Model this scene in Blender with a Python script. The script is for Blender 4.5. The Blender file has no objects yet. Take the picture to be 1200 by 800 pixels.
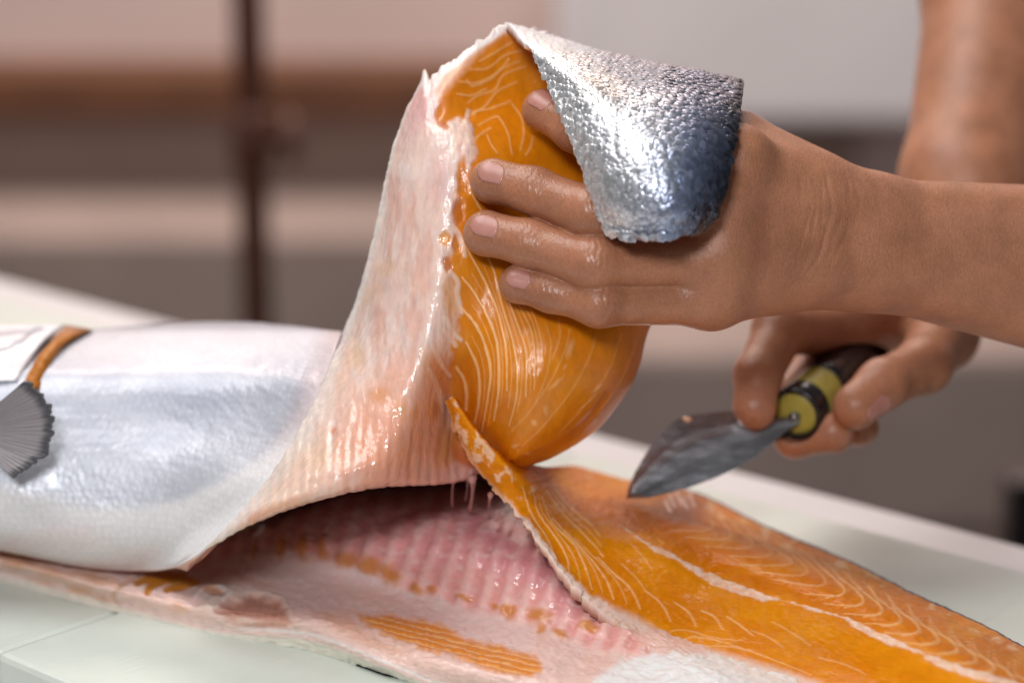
import bpy, math, random
import numpy as np
from mathutils import Vector, Matrix

random.seed(7)
RNG = np.random.default_rng(11)
scene = bpy.context.scene
COL = scene.collection

# ------------------------------------------------------------------ camera
PITCH = math.radians(15.0)
CAM = np.array([0.0, -1.116, 0.394])
LENS, SENSOR = 85.0, 36.0
K = SENSOR / LENS / 1200.0                       # tangent per photograph pixel
FWD = np.array([0.0, math.cos(PITCH), -math.sin(PITCH)])
UP = np.array([0.0, math.sin(PITCH), math.cos(PITCH)])
RIGHT = np.array([1.0, 0.0, 0.0])
cam_data = bpy.data.cameras.new('camera')
cam = bpy.data.objects.new('camera', cam_data)
COL.objects.link(cam)
cam.location = CAM
cam.rotation_euler = (math.pi / 2 - PITCH, 0, 0)
cam_data.lens = LENS
cam_data.sensor_width = SENSOR
cam_data.clip_start = 0.05
cam_data.clip_end = 60.0
cam_data.dof.use_dof = True
cam_data.dof.focus_distance = 1.005
cam_data.dof.aperture_fstop = 3.7
scene.camera = cam

# ------------------------------------------------------------------ light
world = bpy.data.worlds.new('World')
scene.world = world
world.use_nodes = True
bg = world.node_tree.nodes['Background']
bg.inputs[0].default_value = (0.70, 0.68, 0.68, 1)
bg.inputs[1].default_value = 0.15


def area(name, loc, target, sx, sy, energy, color):
    d = bpy.data.lights.new(name, 'AREA')
    d.shape = 'RECTANGLE'
    d.size, d.size_y = sx, sy
    d.energy = energy
    d.color = color
    o = bpy.data.objects.new(name, d)
    COL.objects.link(o)
    o.location = loc
    v = Vector(target) - Vector(loc)
    o.rotation_euler = v.to_track_quat('-Z', 'Y').to_euler()
    return o


area('ceiling_lamp', (-0.55, -0.05, 1.55), (-0.05, 0.02, 0.1), 1.3, 0.9, 20, (1.0, 0.97, 0.95))
area('front_lamp', (-0.22, -1.38, 0.90), (0.0, 0.0, 0.1), 0.34, 0.24, 11.5, (0.98, 0.98, 1.0))
area('room_lamp', (-0.4, 2.3, 2.4), (-0.2, 3.1, 0.0), 2.6, 1.2, 100, (1.0, 0.84, 0.75))

scene.view_settings.view_transform = 'Standard'
scene.view_settings.look = 'None'
scene.view_settings.exposure = 0.0
scene.view_settings.gamma = 1.0
scene.view_settings.use_curve_mapping = False
scene.cycles.use_denoising = True
scene.cycles.max_bounces = 8
scene.cycles.sample_clamp_indirect = 6.0


# ------------------------------------------------------------------ pixel -> place
def at_depth(px, py, d):
    """point seen at photograph pixel (px, py), d metres along the lens axis"""
    px, py, d = np.asarray(px, float), np.asarray(py, float), np.asarray(d, float)
    a = (px - 600.0) * K
    b = -(py - 400.0) * K
    return CAM + d[..., None] * (FWD + a[..., None] * RIGHT + b[..., None] * UP)


def depth_of_z(px, py, z):
    dz = FWD[2] - (np.asarray(py, float) - 400.0) * K * UP[2]
    return (np.asarray(z, float) - CAM[2]) / dz


def at_z(px, py, z):
    return at_depth(px, py, depth_of_z(px, py, z))


def project(P):
    q = P - CAM
    d = q @ FWD
    return 600.0 + (q @ RIGHT) / d / K, 400.0 - (q @ UP) / d / K, d


# ------------------------------------------------------------------ noise
def _hash(ix, iy, iz, seed):
    n = (ix.astype(np.int64) * 374761393 + iy.astype(np.int64) * 668265263 + iz.astype(np.int64) * 2147483647 + seed * 1274126177) & 0xFFFFFFFF
    n = ((n ^ (n >> 13)) * 1274126177) & 0xFFFFFFFF
    n = n ^ (n >> 16)
    return (n & 0xFFFFFF).astype(np.float64) / 0xFFFFFF


def vnoise(x, y, z=None, seed=0):
    x = np.asarray(x, float); y = np.asarray(y, float)
    z = np.zeros_like(x) if z is None else np.asarray(z, float)
    ix, iy, iz = np.floor(x), np.floor(y), np.floor(z)
    fx, fy, fz = x - ix, y - iy, z - iz
    fx = fx * fx * (3 - 2 * fx); fy = fy * fy * (3 - 2 * fy); fz = fz * fz * (3 - 2 * fz)
    r = 0
    for a in (0, 1):
        for b in (0, 1):
            for c in (0, 1):
                w = (fx if a else 1 - fx) * (fy if b else 1 - fy) * (fz if c else 1 - fz)
                r = r + w * _hash(ix + a, iy + b, iz + c, seed)
    return r * 2 - 1


def fbm(x, y, z=None, seed=0, oct=4):
    a, s, r = 1.0, 0.0, 0
    for i in range(oct):
        f = 2.0 ** i
        r = r + a * vnoise(x * f, y * f, None if z is None else z * f, seed + i * 17)
        s += a
        a *= 0.5
    return r / s


def smooth(a, b, x):
    t = np.clip((x - a) / (b - a), 0, 1)
    return t * t * (3 - 2 * t)


# ------------------------------------------------------------------ curves and control nets
def catmull(P, t):
    """P (n, k) through-points, t in 0..n-1"""
    n = len(P)
    Q = np.vstack([2 * P[0] - P[1], P, 2 * P[-1] - P[-2]])
    i = np.clip(np.floor(t).astype(int), 0, n - 2)
    f = (t - i)[:, None]
    p0, p1, p2, p3 = Q[i], Q[i + 1], Q[i + 2], Q[i + 3]
    return 0.5 * (2 * p1 + (p2 - p0) * f + (2 * p0 - 5 * p1 + 4 * p2 - p3) * f ** 2 + (-p0 + 3 * p1 - 3 * p2 + p3) * f ** 3)


def net(C, nu, nv):
    """C (a, b, 3) control net of (px, py, depth) -> dense (nu, nv, 3)"""
    a, b, k = C.shape
    A = np.stack([catmull(C[:, j], np.linspace(0, a - 1, nu)) for j in range(b)], 1)
    return np.stack([catmull(A[i], np.linspace(0, b - 1, nv)) for i in range(nu)], 0)


def blur_grid(G, n):
    for _ in range(n):
        H = G.copy()
        H[1:-1] = (G[:-2] + 2 * G[1:-1] + G[2:]) / 4
        G = H.copy()
        G[:, 1:-1] = (H[:, :-2] + 2 * H[:, 1:-1] + H[:, 2:]) / 4
    return G


def grid_normals(P, toward=None):
    du = np.gradient(P, axis=0)
    dv = np.gradient(P, axis=1)
    n = np.cross(du, dv)
    n /= np.linalg.norm(n, axis=2, keepdims=True) + 1e-12
    c = P[P.shape[0] // 2, P.shape[1] // 2]
    ref = (CAM - c) if toward is None else np.asarray(toward, float)
    if (n[P.shape[0] // 2, P.shape[1] // 2] @ ref) < 0:
        n = -n
    return n


# ------------------------------------------------------------------ painting masks on a surface
class Paint:
    def __init__(self, px, py, warp=2.0, seed=3, warp_scale=9.0):
        self.x = px + warp * fbm(px / warp_scale, py / warp_scale, seed=seed, oct=3)
        self.y = py + warp * fbm(px / warp_scale + 40, py / warp_scale + 9, seed=seed + 5, oct=3)
        self.rx, self.ry = px, py
        self.lx = px + 0.16 * (self.x - px); self.ly = py + 0.16 * (self.y - py)
        self.c = np.zeros(px.shape + (3,))
        self.h = np.zeros(px.shape)

    def fill(self, col):
        self.c[...] = col

    def blend(self, m, col, h=0.0):
        m = np.clip(m, 0, 1)
        self.c += m[..., None] * (np.asarray(col) - self.c)
        self.h += m * h

    def _near(self, pts, pad):
        p = np.asarray(pts, float)
        return np.where((self.lx > p[:, 0].min() - pad) & (self.lx < p[:, 0].max() + pad) & (self.ly > p[:, 1].min() - pad) & (self.ly < p[:, 1].max() + pad))

    def line_dist(self, pts, pad=14, dense=4):
        p = np.asarray(pts, float)
        if len(p) > 2:
            p = catmull(p, np.linspace(0, len(p) - 1, (len(p) - 1) * dense + 1))
        d = np.full(self.x.shape, 1e3)
        w = np.ones(self.x.shape)
        I = self._near(p, pad)
        if len(I[0]) == 0:
            return d, w
        x, y = self.lx[I], self.ly[I]
        best = np.full(x.shape, 1e3); bw = np.ones(x.shape)
        for a, b in zip(p[:-1], p[1:]):
            ab = b[:2] - a[:2]
            t = np.clip(((x - a[0]) * ab[0] + (y - a[1]) * ab[1]) / (ab @ ab + 1e-9), 0, 1)
            q = np.hypot(x - a[0] - t * ab[0], y - a[1] - t * ab[1])
            ww = (a[2] + t * (b[2] - a[2])) if p.shape[1] > 2 else np.ones_like(t)
            k = q < best
            best = np.where(k, q, best); bw = np.where(k, ww, bw)
        d[I] = best; w[I] = bw
        return d, w

    def line(self, pts, width, col, strength=1.0, h=0.0, soft=1.2, taper=True):
        p = [tuple(q) for q in pts]
        if len(p[0]) == 2 and taper:
            n = len(p) - 1
            p = [(q[0], q[1], width * (0.45 + 0.55 * math.sin(math.pi * min(1, (i + .6) / (n + 1))))) for i, q in enumerate(p)]
        elif len(p[0]) == 2:
            p = [(q[0], q[1], width) for q in p]
        d, w = self.line_dist(p)
        self.blend(strength * (1 - smooth(w - soft * .5, w + soft, d)), col, h)

    def blob(self, cx, cy, rx, ry, col, ang=0.0, soft=0.35, strength=1.0, h=0.0):
        a = math.radians(ang)
        dx, dy = self.x - cx, self.y - cy
        u = (dx * math.cos(a) + dy * math.sin(a)) / rx
        v = (-dx * math.sin(a) + dy * math.cos(a)) / ry
        r = np.sqrt(u * u + v * v)
        self.blend(strength * (1 - smooth(1 - soft, 1 + soft, r)), col, h)

    def poly_sd(self, pts, curve=True):
        """signed distance to a closed outline, negative inside"""
        p = np.asarray(pts, float)
        if curve:
            q = np.vstack([p, p[:1]])
            p = catmull(q, np.linspace(0, len(q) - 1, (len(q) - 1) * 3 + 1))[:-1]
        x, y = self.x, self.y
        best = np.full(x.shape, 1e6); ins = np.zeros(x.shape, bool)
        for a, b in zip(p, np.roll(p, -1, axis=0)):
            ab = b - a
            t = np.clip(((x - a[0]) * ab[0] + (y - a[1]) * ab[1]) / (ab @ ab + 1e-9), 0, 1)
            best = np.minimum(best, np.hypot(x - a[0] - t * ab[0], y - a[1] - t * ab[1]))
            if a[1] != b[1]:
                cr = ((a[1] > y) != (b[1] > y)) & (x < (b[0] - a[0]) * (y - a[1]) / (b[1] - a[1]) + a[0])
                ins ^= cr
        return np.where(ins, -best, best)

    def poly(self, pts, col, soft=4.0, strength=1.0, h=0.0, curve=True):
        self.blend(strength * (1 - smooth(-soft, soft, self.poly_sd(pts, curve))), col, h)


# ------------------------------------------------------------------ mesh helpers
def new_mesh(name, V, F, mats, parent=None, colors=None, scalar=None, smooth_shade=True, mat_idx=None):
    """V (n,3); F (m,4) or list of lists"""
    me = bpy.data.meshes.new(name)
    V = np.asarray(V, np.float32)
    if isinstance(F, np.ndarray):
        m, k = F.shape
        me.vertices.add(len(V)); me.vertices.foreach_set('co', V.ravel())
        me.loops.add(m * k); me.loops.foreach_set('vertex_index', F.astype(np.int32).ravel())
        me.polygons.add(m); me.polygons.foreach_set('loop_start', np.arange(0, m * k, k, dtype=np.int32))
        me.polygons.foreach_set('loop_total', np.full(m, k, dtype=np.int32))
        me.update(calc_edges=True)
    else:
        me.from_pydata(V.tolist(), [], F)
        me.update()
    if smooth_shade:
        me.polygons.foreach_set('use_smooth', np.ones(len(me.polygons), bool))
    if colors is not None:
        at = me.color_attributes.new('col', 'FLOAT_COLOR', 'POINT')
        c = np.ones((len(V), 4), np.float32); c[:, :3] = colors
        at.data.foreach_set('color', c.ravel())
    if scalar is not None:
        at = me.attributes.new('mask', 'FLOAT', 'POINT')
        at.data.foreach_set('value', np.asarray(scalar, np.float32))
    for mt in (mats if isinstance(mats, (list, tuple)) else [mats]):
        me.materials.append(mt)
    if mat_idx is not None:
        me.polygons.foreach_set('material_index', np.asarray(mat_idx, np.int32))
    o = bpy.data.objects.new(name, me)
    COL.objects.link(o)
    if parent is not None:
        o.parent = parent
        o.matrix_parent_inverse = parent.matrix_world.inverted()
    return o


def sheet(name, front, back, mats, parent, cf, cb, mf=None, mb=None, side_col=None):
    """a closed slab between a front grid and a back grid of the same size"""
    nu, nv = front.shape[:2]
    N = nu * nv
    idx = np.arange(N).reshape(nu, nv)
    q = np.stack([idx[:-1, :-1], idx[1:, :-1], idx[1:, 1:], idx[:-1, 1:]], -1).reshape(-1, 4)
    n = np.cross(front[1:, :-1] - front[:-1, :-1], front[:-1, 1:] - front[:-1, :-1])
    away = (front - back)[:-1, :-1]
    if (n * away).sum() < 0:
        q = q[:, ::-1]
    qb = q[:, ::-1] + N
    ring = np.concatenate([idx[:, 0], idx[-1, 1:], idx[-2::-1, -1], idx[0, -2:0:-1]])
    nx = np.roll(ring, -1)
    qs = np.stack([ring, nx, nx + N, ring + N], -1)
    F = np.vstack([q, qb, qs])
    mi = np.concatenate([np.zeros(len(q)), np.full(len(qb), min(1, len(mats) - 1)), np.zeros(len(qs))])
    V = np.vstack([front.reshape(-1, 3), back.reshape(-1, 3)])
    c = np.vstack([cf.reshape(-1, 3), cb.reshape(-1, 3)])
    s = None
    if mf is not None:
        s = np.concatenate([mf.ravel(), mb.ravel()])
    o = new_mesh(name, V, F, mats, parent, c, s, True, mi)
    import bmesh
    bm = bmesh.new(); bm.from_mesh(o.data)
    bmesh.ops.recalc_face_normals(bm, faces=bm.faces)
    bm.to_mesh(o.data); bm.free()
    return o


def empty(name, loc, label, cat, group=None):
    o = bpy.data.objects.new(name, None)
    o.empty_display_size = 0.02
    COL.objects.link(o)
    o.location = loc
    o['label'] = label; o['category'] = cat
    if group:
        o['group'] = group
    bpy.context.view_layer.update()
    return o


def box(name, lo, hi, mat, parent=None, rot=0.0, bevel=0.003, origin=None, axes=None):
    import bmesh
    bm = bmesh.new()
    bmesh.ops.create_cube(bm, size=1.0)
    lo, hi = np.array(lo, float), np.array(hi, float)
    for v in bm.verts:
        v.co = Vector(((lo + hi) / 2 + np.array(v.co) * (hi - lo)))
    if bevel:
        bmesh.ops.bevel(bm, geom=list(bm.edges), offset=bevel, segments=2, affect='EDGES', profile=0.5)
    me = bpy.data.meshes.new(name); bm.to_mesh(me); bm.free()
    me.materials.append(mat)
    o = bpy.data.objects.new(name, me); COL.objects.link(o)
    if origin is not None:
        o.location = origin
    o.rotation_euler = (0, 0, rot)
    if parent is not None:
        o.parent = parent
        o.matrix_parent_inverse = parent.matrix_world.inverted()
    return o


def tube(points, radii, seg=12):
    """closed tapered tube -> V, F lists"""
    P = [np.asarray(p, float) for p in points]
    V, F = [], []
    ref = np.array([0.13, 0.31, 0.94])
    for i, p in enumerate(P):
        t = P[min(i + 1, len(P) - 1)] - P[max(i - 1, 0)]
        t /= np.linalg.norm(t) + 1e-12
        a = np.cross(t, ref); a /= np.linalg.norm(a) + 1e-12
        b = np.cross(t, a)
        for k in range(seg):
            an = 2 * math.pi * k / seg
            V.append(p + radii[i] * (a * math.cos(an) + b * math.sin(an)))
    for i in range(len(P) - 1):
        for k in range(seg):
            F.append([i * seg + k, i * seg + (k + 1) % seg, (i + 1) * seg + (k + 1) % seg, (i + 1) * seg + k])
    F.append(list(range(seg))[::-1])
    F.append([(len(P) - 1) * seg + k for k in range(seg)])
    return np.array(V), F


# ------------------------------------------------------------------ materials
def mat_new(name):
    m = bpy.data.materials.new(name)
    m.use_nodes = True
    nt = m.node_tree
    return m, nt, nt.nodes['Principled BSDF']


def link(nt, a, b):
    nt.links.new(a, b)


def node(nt, typ, **kw):
    n = nt.nodes.new(typ)
    for k, v in kw.items():
        if k.startswith('i_'):
            n.inputs[k[2:].replace('_', ' ')].default_value = v
        else:
            setattr(n, k, v)
    return n


def noise_node(nt, scale, detail=4, rough=0.55, vec=None, dist=0.0):
    n = node(nt, 'ShaderNodeTexNoise')
    n.inputs['Scale'].default_value = scale
    n.inputs['Detail'].default_value = detail
    n.inputs['Roughness'].default_value = rough
    n.inputs['Distortion'].default_value = dist
    if vec is not None:
        link(nt, vec, n.inputs['Vector'])
    return n


def ramp(nt, src, lo, hi, a, b):
    m = node(nt, 'ShaderNodeMapRange')
    m.inputs['From Min'].default_value = lo
    m.inputs['From Max'].default_value = hi
    m.inputs['To Min'].default_value = a
    m.inputs['To Max'].default_value = b
    link(nt, src, m.inputs['Value'])
    return m.outputs['Result']


def bump_chain(nt, bsdf, items, inp='Normal'):
    prev = None
    for h, strength, dist in items:
        b = node(nt, 'ShaderNodeBump')
        b.inputs['Strength'].default_value = strength
        b.inputs['Distance'].default_value = dist
        link(nt, h, b.inputs['Height'])
        if prev is not None:
            link(nt, prev, b.inputs['Normal'])
        prev = b.outputs['Normal']
    link(nt, prev, bsdf.inputs[inp])
    return prev


def attr_color_material(name, rough=(0.2, 0.4), sss=0.25, radius=(1.0, 0.35, 0.15), sss_scale=0.004, vary=0.12,
                        bumps=((300, 0.35, 0.0012), (900, 0.2, 0.0004)), coat=0.0, spec=0.5, stretch=None):
    m, nt, b = mat_new(name)
    at = node(nt, 'ShaderNodeAttribute', attribute_name='col')
    tc = node(nt, 'ShaderNodeTexCoord')
    n1 = noise_node(nt, 220, 5, 0.6, tc.outputs['Object'])
    mx = node(nt, 'ShaderNodeMix', data_type='RGBA', blend_type='MULTIPLY')
    mx.inputs['Factor'].default_value = 1.0
    f = ramp(nt, n1.outputs['Fac'], 0.3, 0.7, 1 - vary, 1 + vary)
    cmb = node(nt, 'ShaderNodeCombineColor')
    for i in range(3):
        link(nt, f, cmb.inputs[i])
    link(nt, at.outputs['Color'], mx.inputs['A'])
    link(nt, cmb.outputs['Color'], mx.inputs['B'])
    link(nt, mx.outputs['Result'], b.inputs['Base Color'])
    n2 = noise_node(nt, 130, 4, 0.6, tc.outputs['Object'])
    link(nt, ramp(nt, n2.outputs['Fac'], 0.3, 0.7, rough[0], rough[1]), b.inputs['Roughness'])
    b.inputs['Subsurface Weight'].default_value = sss
    b.inputs['Subsurface Radius'].default_value = radius
    b.inputs['Subsurface Scale'].default_value = sss_scale
    b.inputs['Specular IOR Level'].default_value = spec
    b.inputs['Coat Weight'].default_value = coat
    b.inputs['Coat Roughness'].default_value = 0.08
    items = []
    for s, st, ds in bumps:
        vec = tc.outputs['Object']
        if stretch:
            mp = node(nt, 'ShaderNodeMapping')
            mp.inputs['Scale'].default_value = stretch
            link(nt, vec, mp.inputs['Vector'])
            vec = mp.outputs['Vector']
        items.append((noise_node(nt, s, 3, 0.5, vec).outputs['Fac'], st, ds))
    nrm = bump_chain(nt, b, items)
    if coat:
        link(nt, nrm, b.inputs['Coat Normal'])
    return m


M_FLESH = attr_color_material('raw_fish_flesh', (0.26, 0.42), 0.25, (1.0, 0.35, 0.1), 0.003, 0.07,
                              ((300, 0.20, 0.0008), (1000, 0.16, 0.0003)), 0.0, 0.13)
M_LINING = attr_color_material('wet_belly_lining', (0.24, 0.42), 0.3, (1.0, 0.45, 0.3), 0.004, 0.06,
                               ((150, 0.25, 0.0014), (520, 0.20, 0.0006)), 0.25, 0.4, (1.0, 1.0, 0.6))


M_CAVITY = attr_color_material('belly_cavity_lining', (0.26, 0.44), 0.25, (1.0, 0.45, 0.3), 0.003, 0.06,
                               ((130, 0.25, 0.0014), (420, 0.22, 0.0006)), 0.35, 0.25, (1.0, 1.0, 0.6))


def make_fish_skin():
    m, nt, b = mat_new('silver_fish_skin')
    at = node(nt, 'ShaderNodeAttribute', attribute_name='col')
    mk = node(nt, 'ShaderNodeAttribute', attribute_name='mask')
    tc = node(nt, 'ShaderNodeTexCoord')
    mp = node(nt, 'ShaderNodeMapping')
    mp.inputs['Rotation'].default_value = (0, 0, math.radians(42))
    mp.inputs['Scale'].default_value = (1.0, 0.8, 0.8)
    link(nt, tc.outputs['Object'], mp.inputs['Vector'])
    vo = node(nt, 'ShaderNodeTexVoronoi')
    vo.inputs['Scale'].default_value = 420
    vo.inputs['Randomness'].default_value = 0.55
    link(nt, mp.outputs['Vector'], vo.inputs['Vector'])
    n1 = noise_node(nt, 90, 5, 0.6, tc.outputs['Object'])
    mx = node(nt, 'ShaderNodeMix', data_type='RGBA', blend_type='MULTIPLY')
    mx.inputs['Factor'].default_value = 1.0
    f = ramp(nt, vo.outputs['Distance'], 0.0, 0.8, 1.03, 0.90)
    cmb = node(nt, 'ShaderNodeCombineColor')
    for i in range(3):
        link(nt, f, cmb.inputs[i])
    link(nt, at.outputs['Color'], mx.inputs['A'])
    link(nt, cmb.outputs['Color'], mx.inputs['B'])
    link(nt, mx.outputs['Result'], b.inputs['Base Color'])
    link(nt, ramp(nt, mk.outputs['Fac'], 0, 1, 0.0, 0.30), b.inputs['Metallic'])
    link(nt, ramp(nt, n1.outputs['Fac'], 0.3, 0.7, 0.40, 0.55), b.inputs['Roughness'])
    b.inputs['Subsurface Weight'].default_value = 0.15
    b.inputs['Subsurface Radius'].default_value = (1, 0.7, 0.6)
    b.inputs['Subsurface Scale'].default_value = 0.003
    b.inputs['Coat Weight'].default_value = 0.25
    b.inputs['Coat Roughness'].default_value = 0.15
    n3 = noise_node(nt, 700, 3, 0.6, tc.outputs['Object'])
    bump_chain(nt, b, [(vo.outputs['Distance'], 0.30, 0.0006), (n1.outputs['Fac'], 0.08, 0.0012), (n3.outputs['Fac'], 0.2, 0.0003)])
    return m


M_SKIN_FISH = make_fish_skin()


def make_scale_mat():
    m, nt, b = mat_new('loose_fish_scale')
    at = node(nt, 'ShaderNodeAttribute', attribute_name='col')
    tc = node(nt, 'ShaderNodeTexCoord')
    link(nt, at.outputs['Color'], b.inputs['Base Color'])
    b.inputs['Metallic'].default_value = 0.72
    n = noise_node(nt, 500, 3, 0.6, tc.outputs['Object'])
    link(nt, ramp(nt, n.outputs['Fac'], 0.3, 0.7, 0.24, 0.40), b.inputs['Roughness'])
    b.inputs['Coat Weight'].default_value = 0.35
    b.inputs['Coat Roughness'].default_value = 0.1
    bump_chain(nt, b, [(n.outputs['Fac'], 0.2, 0.0006)])
    return m


M_SCALE = make_scale_mat()


def make_human_skin():
    m, nt, b = mat_new('human_skin')
    at = node(nt, 'ShaderNodeAttribute', attribute_name='col')
    mk = node(nt, 'ShaderNodeAttribute', attribute_name='mask')   # 1 = wet fingers
    tc = node(nt, 'ShaderNodeTexCoord')
    n1 = noise_node(nt, 900, 4, 0.6, tc.outputs['Object'])
    n0 = noise_node(nt, 60, 5, 0.6, tc.outputs['Object'])
    mx = node(nt, 'ShaderNodeMix', data_type='RGBA', blend_type='MULTIPLY')
    mx.inputs['Factor'].default_value = 1.0
    f0 = ramp(nt, n0.outputs['Fac'], 0.3, 0.7, 0.84, 1.14)
    f1 = ramp(nt, n1.outputs['Fac'], 0.3, 0.7, 0.87, 1.13)
    ml = node(nt, 'ShaderNodeMath', operation='MULTIPLY')
    link(nt, f0, ml.inputs[0]); link(nt, f1, ml.inputs[1])
    cmb = node(nt, 'ShaderNodeCombineColor')
    for i in range(3):
        link(nt, ml.outputs[0], cmb.inputs[i])
    link(nt, at.outputs['Color'], mx.inputs['A'])
    link(nt, cmb.outputs['Color'], mx.inputs['B'])
    link(nt, mx.outputs['Result'], b.inputs['Base Color'])
    link(nt, ramp(nt, mk.outputs['Fac'], 0, 1, 0.48, 0.31), b.inputs['Roughness'])
    b.inputs['Subsurface Weight'].default_value = 0.18
    b.inputs['Subsurface Radius'].default_value = (1.0, 0.35, 0.2)
    b.inputs['Subsurface Scale'].default_value = 0.003
    b.inputs['Specular IOR Level'].default_value = 0.45
    vo = node(nt, 'ShaderNodeTexVoronoi')
    vo.inputs['Scale'].default_value = 950
    mp = node(nt, 'ShaderNodeMapping')
    mp.inputs['Scale'].default_value = (1.2, 0.8, 0.55)
    link(nt, tc.outputs['Object'], mp.inputs['Vector'])
    link(nt, mp.outputs['Vector'], vo.inputs['Vector'])
    n2 = noise_node(nt, 330, 4, 0.6, mp.outputs['Vector'])
    bump_chain(nt, b, [(vo.outputs['Distance'], 0.35, 0.0004), (n2.outputs['Fac'], 0.16, 0.0005), (n1.outputs['Fac'], 0.2, 0.0003)])
    return m


M_HAND = make_human_skin()


def simple(name, col, rough=0.5, metal=0.0, vary=0.08, scale=40, bump=0.15, bdist=0.001, coat=0.0, sss=0.0, spots=None):
    m, nt, b = mat_new(name)
    tc = node(nt, 'ShaderNodeTexCoord')
    n = noise_node(nt, scale, 5, 0.6, tc.outputs['Object'])
    cr = node(nt, 'ShaderNodeValToRGB')
    c = np.array(col)
    cr.color_ramp.elements[0].position = 0.3
    cr.color_ramp.elements[1].position = 0.72
    cr.color_ramp.elements[0].color = (*np.clip(c * (1 - vary), 0, 1), 1)
    cr.color_ramp.elements[1].color = (*np.clip(c * (1 + vary), 0, 1), 1)
    link(nt, n.outputs['Fac'], cr.inputs['Fac'])
    link(nt, cr.outputs['Color'], b.inputs['Base Color'])
    link(nt, ramp(nt, n.outputs['Fac'], 0.3, 0.7, rough * 0.85, min(1, rough * 1.15)), b.inputs['Roughness'])
    b.inputs['Metallic'].default_value = metal
    b.inputs['Coat Weight'].default_value = coat
    if sss:
        b.inputs['Subsurface Weight'].default_value = sss
        b.inputs['Subsurface Scale'].default_value = 0.01
    n2 = noise_node(nt, scale * 9, 3, 0.6, tc.outputs['Object'])
    bump_chain(nt, b, [(n.outputs['Fac'], bump, bdist), (n2.outputs['Fac'], bump, bdist * 0.3)])
    return m


M_BOARD = simple('white_plastic_board', (0.62, 0.67, 0.61), 0.38, vary=0.04, scale=14, sss=0.05)
M_TABLE = simple('white_table_laminate', (0.68, 0.665, 0.68), 0.35, vary=0.03, scale=9)
M_FLOOR = simple('grey_brown_floor', (0.115, 0.090, 0.080), 0.6, vary=0.2, scale=4)
M_WALL = simple('pale_plaster_wall', (0.72, 0.59, 0.57), 0.8, vary=0.06, scale=3)
M_WOOD = simple('brown_wooden_rail', (0.16, 0.065, 0.03), 0.6, vary=0.2, scale=9)
M_LEDGE = simple('pale_stone_ledge', (0.38, 0.305, 0.28), 0.7, vary=0.1, scale=6)
M_TAUPE = simple('taupe_plaster', (0.33, 0.24, 0.205), 0.8, vary=0.12, scale=5)
M_PIPE = simple('brown_painted_pipe', (0.12, 0.042, 0.024), 0.45, vary=0.2, scale=20)
M_WHITEBOX = simple('white_enamel', (0.86, 0.86, 0.90), 0.5, vary=0.04, scale=6)
M_BLACK = simple('black_plastic', (0.012, 0.009, 0.011), 0.28, vary=0.3, scale=60, coat=0.3)
M_YELLOW = simple('yellow_resin', (0.38, 0.32, 0.060), 0.35, vary=0.18, scale=160, coat=0.2)
M_NAIL = simple('fingernail', (0.47, 0.205, 0.165), 0.34, vary=0.06, scale=220, bump=0.08, bdist=0.0004, coat=0.1, sss=0.1)

# ------------------------------------------------------------------ the setting
def plane_from(name, pts, mat):
    me = bpy.data.meshes.new(name)
    me.from_pydata(pts, [], [list(range(len(pts)))]); me.update()
    me.materials.append(mat)
    o = bpy.data.objects.new(name, me); COL.objects.link(o)
    o['kind'] = 'structure'
    return o


TZ = 0.0                                  # top of the boards
YAW = math.atan2(-0.55, 0.605)            # the table runs to the right and towards the lens
AX = np.array([math.cos(YAW), math.sin(YAW), 0])       # along the table
AY = np.array([-math.sin(YAW), math.cos(YAW), 0])      # across, away from the lens
FLOOR_Z = -0.86
plane_from('floor', [(-6, -2, FLOOR_Z), (6, -2, FLOOR_Z), (6, 6, FLOOR_Z), (-6, 6, FLOOR_Z)], M_FLOOR)


def along(p):
    return float(np.dot(p, AX)), float(np.dot(p, AY))


t_far = along(at_z(0, 325, -0.018))[1]
b_far = along(at_z(1200, 668, 0.0))[1]
seam = along(at_z(75, 736, 0.0))[0]
b_near = along(at_z(40, 783, 0.0))[1]


def rot_box(name, a0, a1, b0, b1, z0, z1, mat, parent=None, bevel=0.004):
    o = box(name, (a0, b0, z0), (a1, b1, z1), mat, None, YAW, bevel)
    if parent is not None:
        bpy.context.view_layer.update()
        o.parent = parent
        o.matrix_parent_inverse = parent.matrix_world.inverted()
    return o


table = empty('work_table', (0, 0, FLOOR_Z), 'long white topped work table under the cutting boards', 'table')
rot_box('table_top', seam - 1.1, seam + 1.5, b_near - 0.16, t_far, -0.055, -0.018, M_TABLE, table)
for a in (seam - 1.0, seam + 1.4):
    for b in (b_near - 0.10, t_far - 0.07):
        rot_box('leg', a, a + 0.05, b, b + 0.05, FLOOR_Z, -0.057, M_TABLE, table)
o = rot_box('cutting_board', seam + 0.0008, seam + 0.95, b_near, b_far, -0.017, 0.0, M_BOARD, None, 0.003)
o['label'] = 'pale green white cutting board under the fish tail and open belly'; o['category'] = 'cutting board'
o['group'] = 'cutting boards laid end to end'
o = rot_box('cutting_board', seam - 0.80, seam - 0.0008, b_near + 0.002, b_far, -0.017, -0.0012, M_BOARD, None, 0.003)
o['label'] = 'white cutting board under the head end of the fish'; o['category'] = 'cutting board'
o['group'] = 'cutting boards laid end to end'

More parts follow.
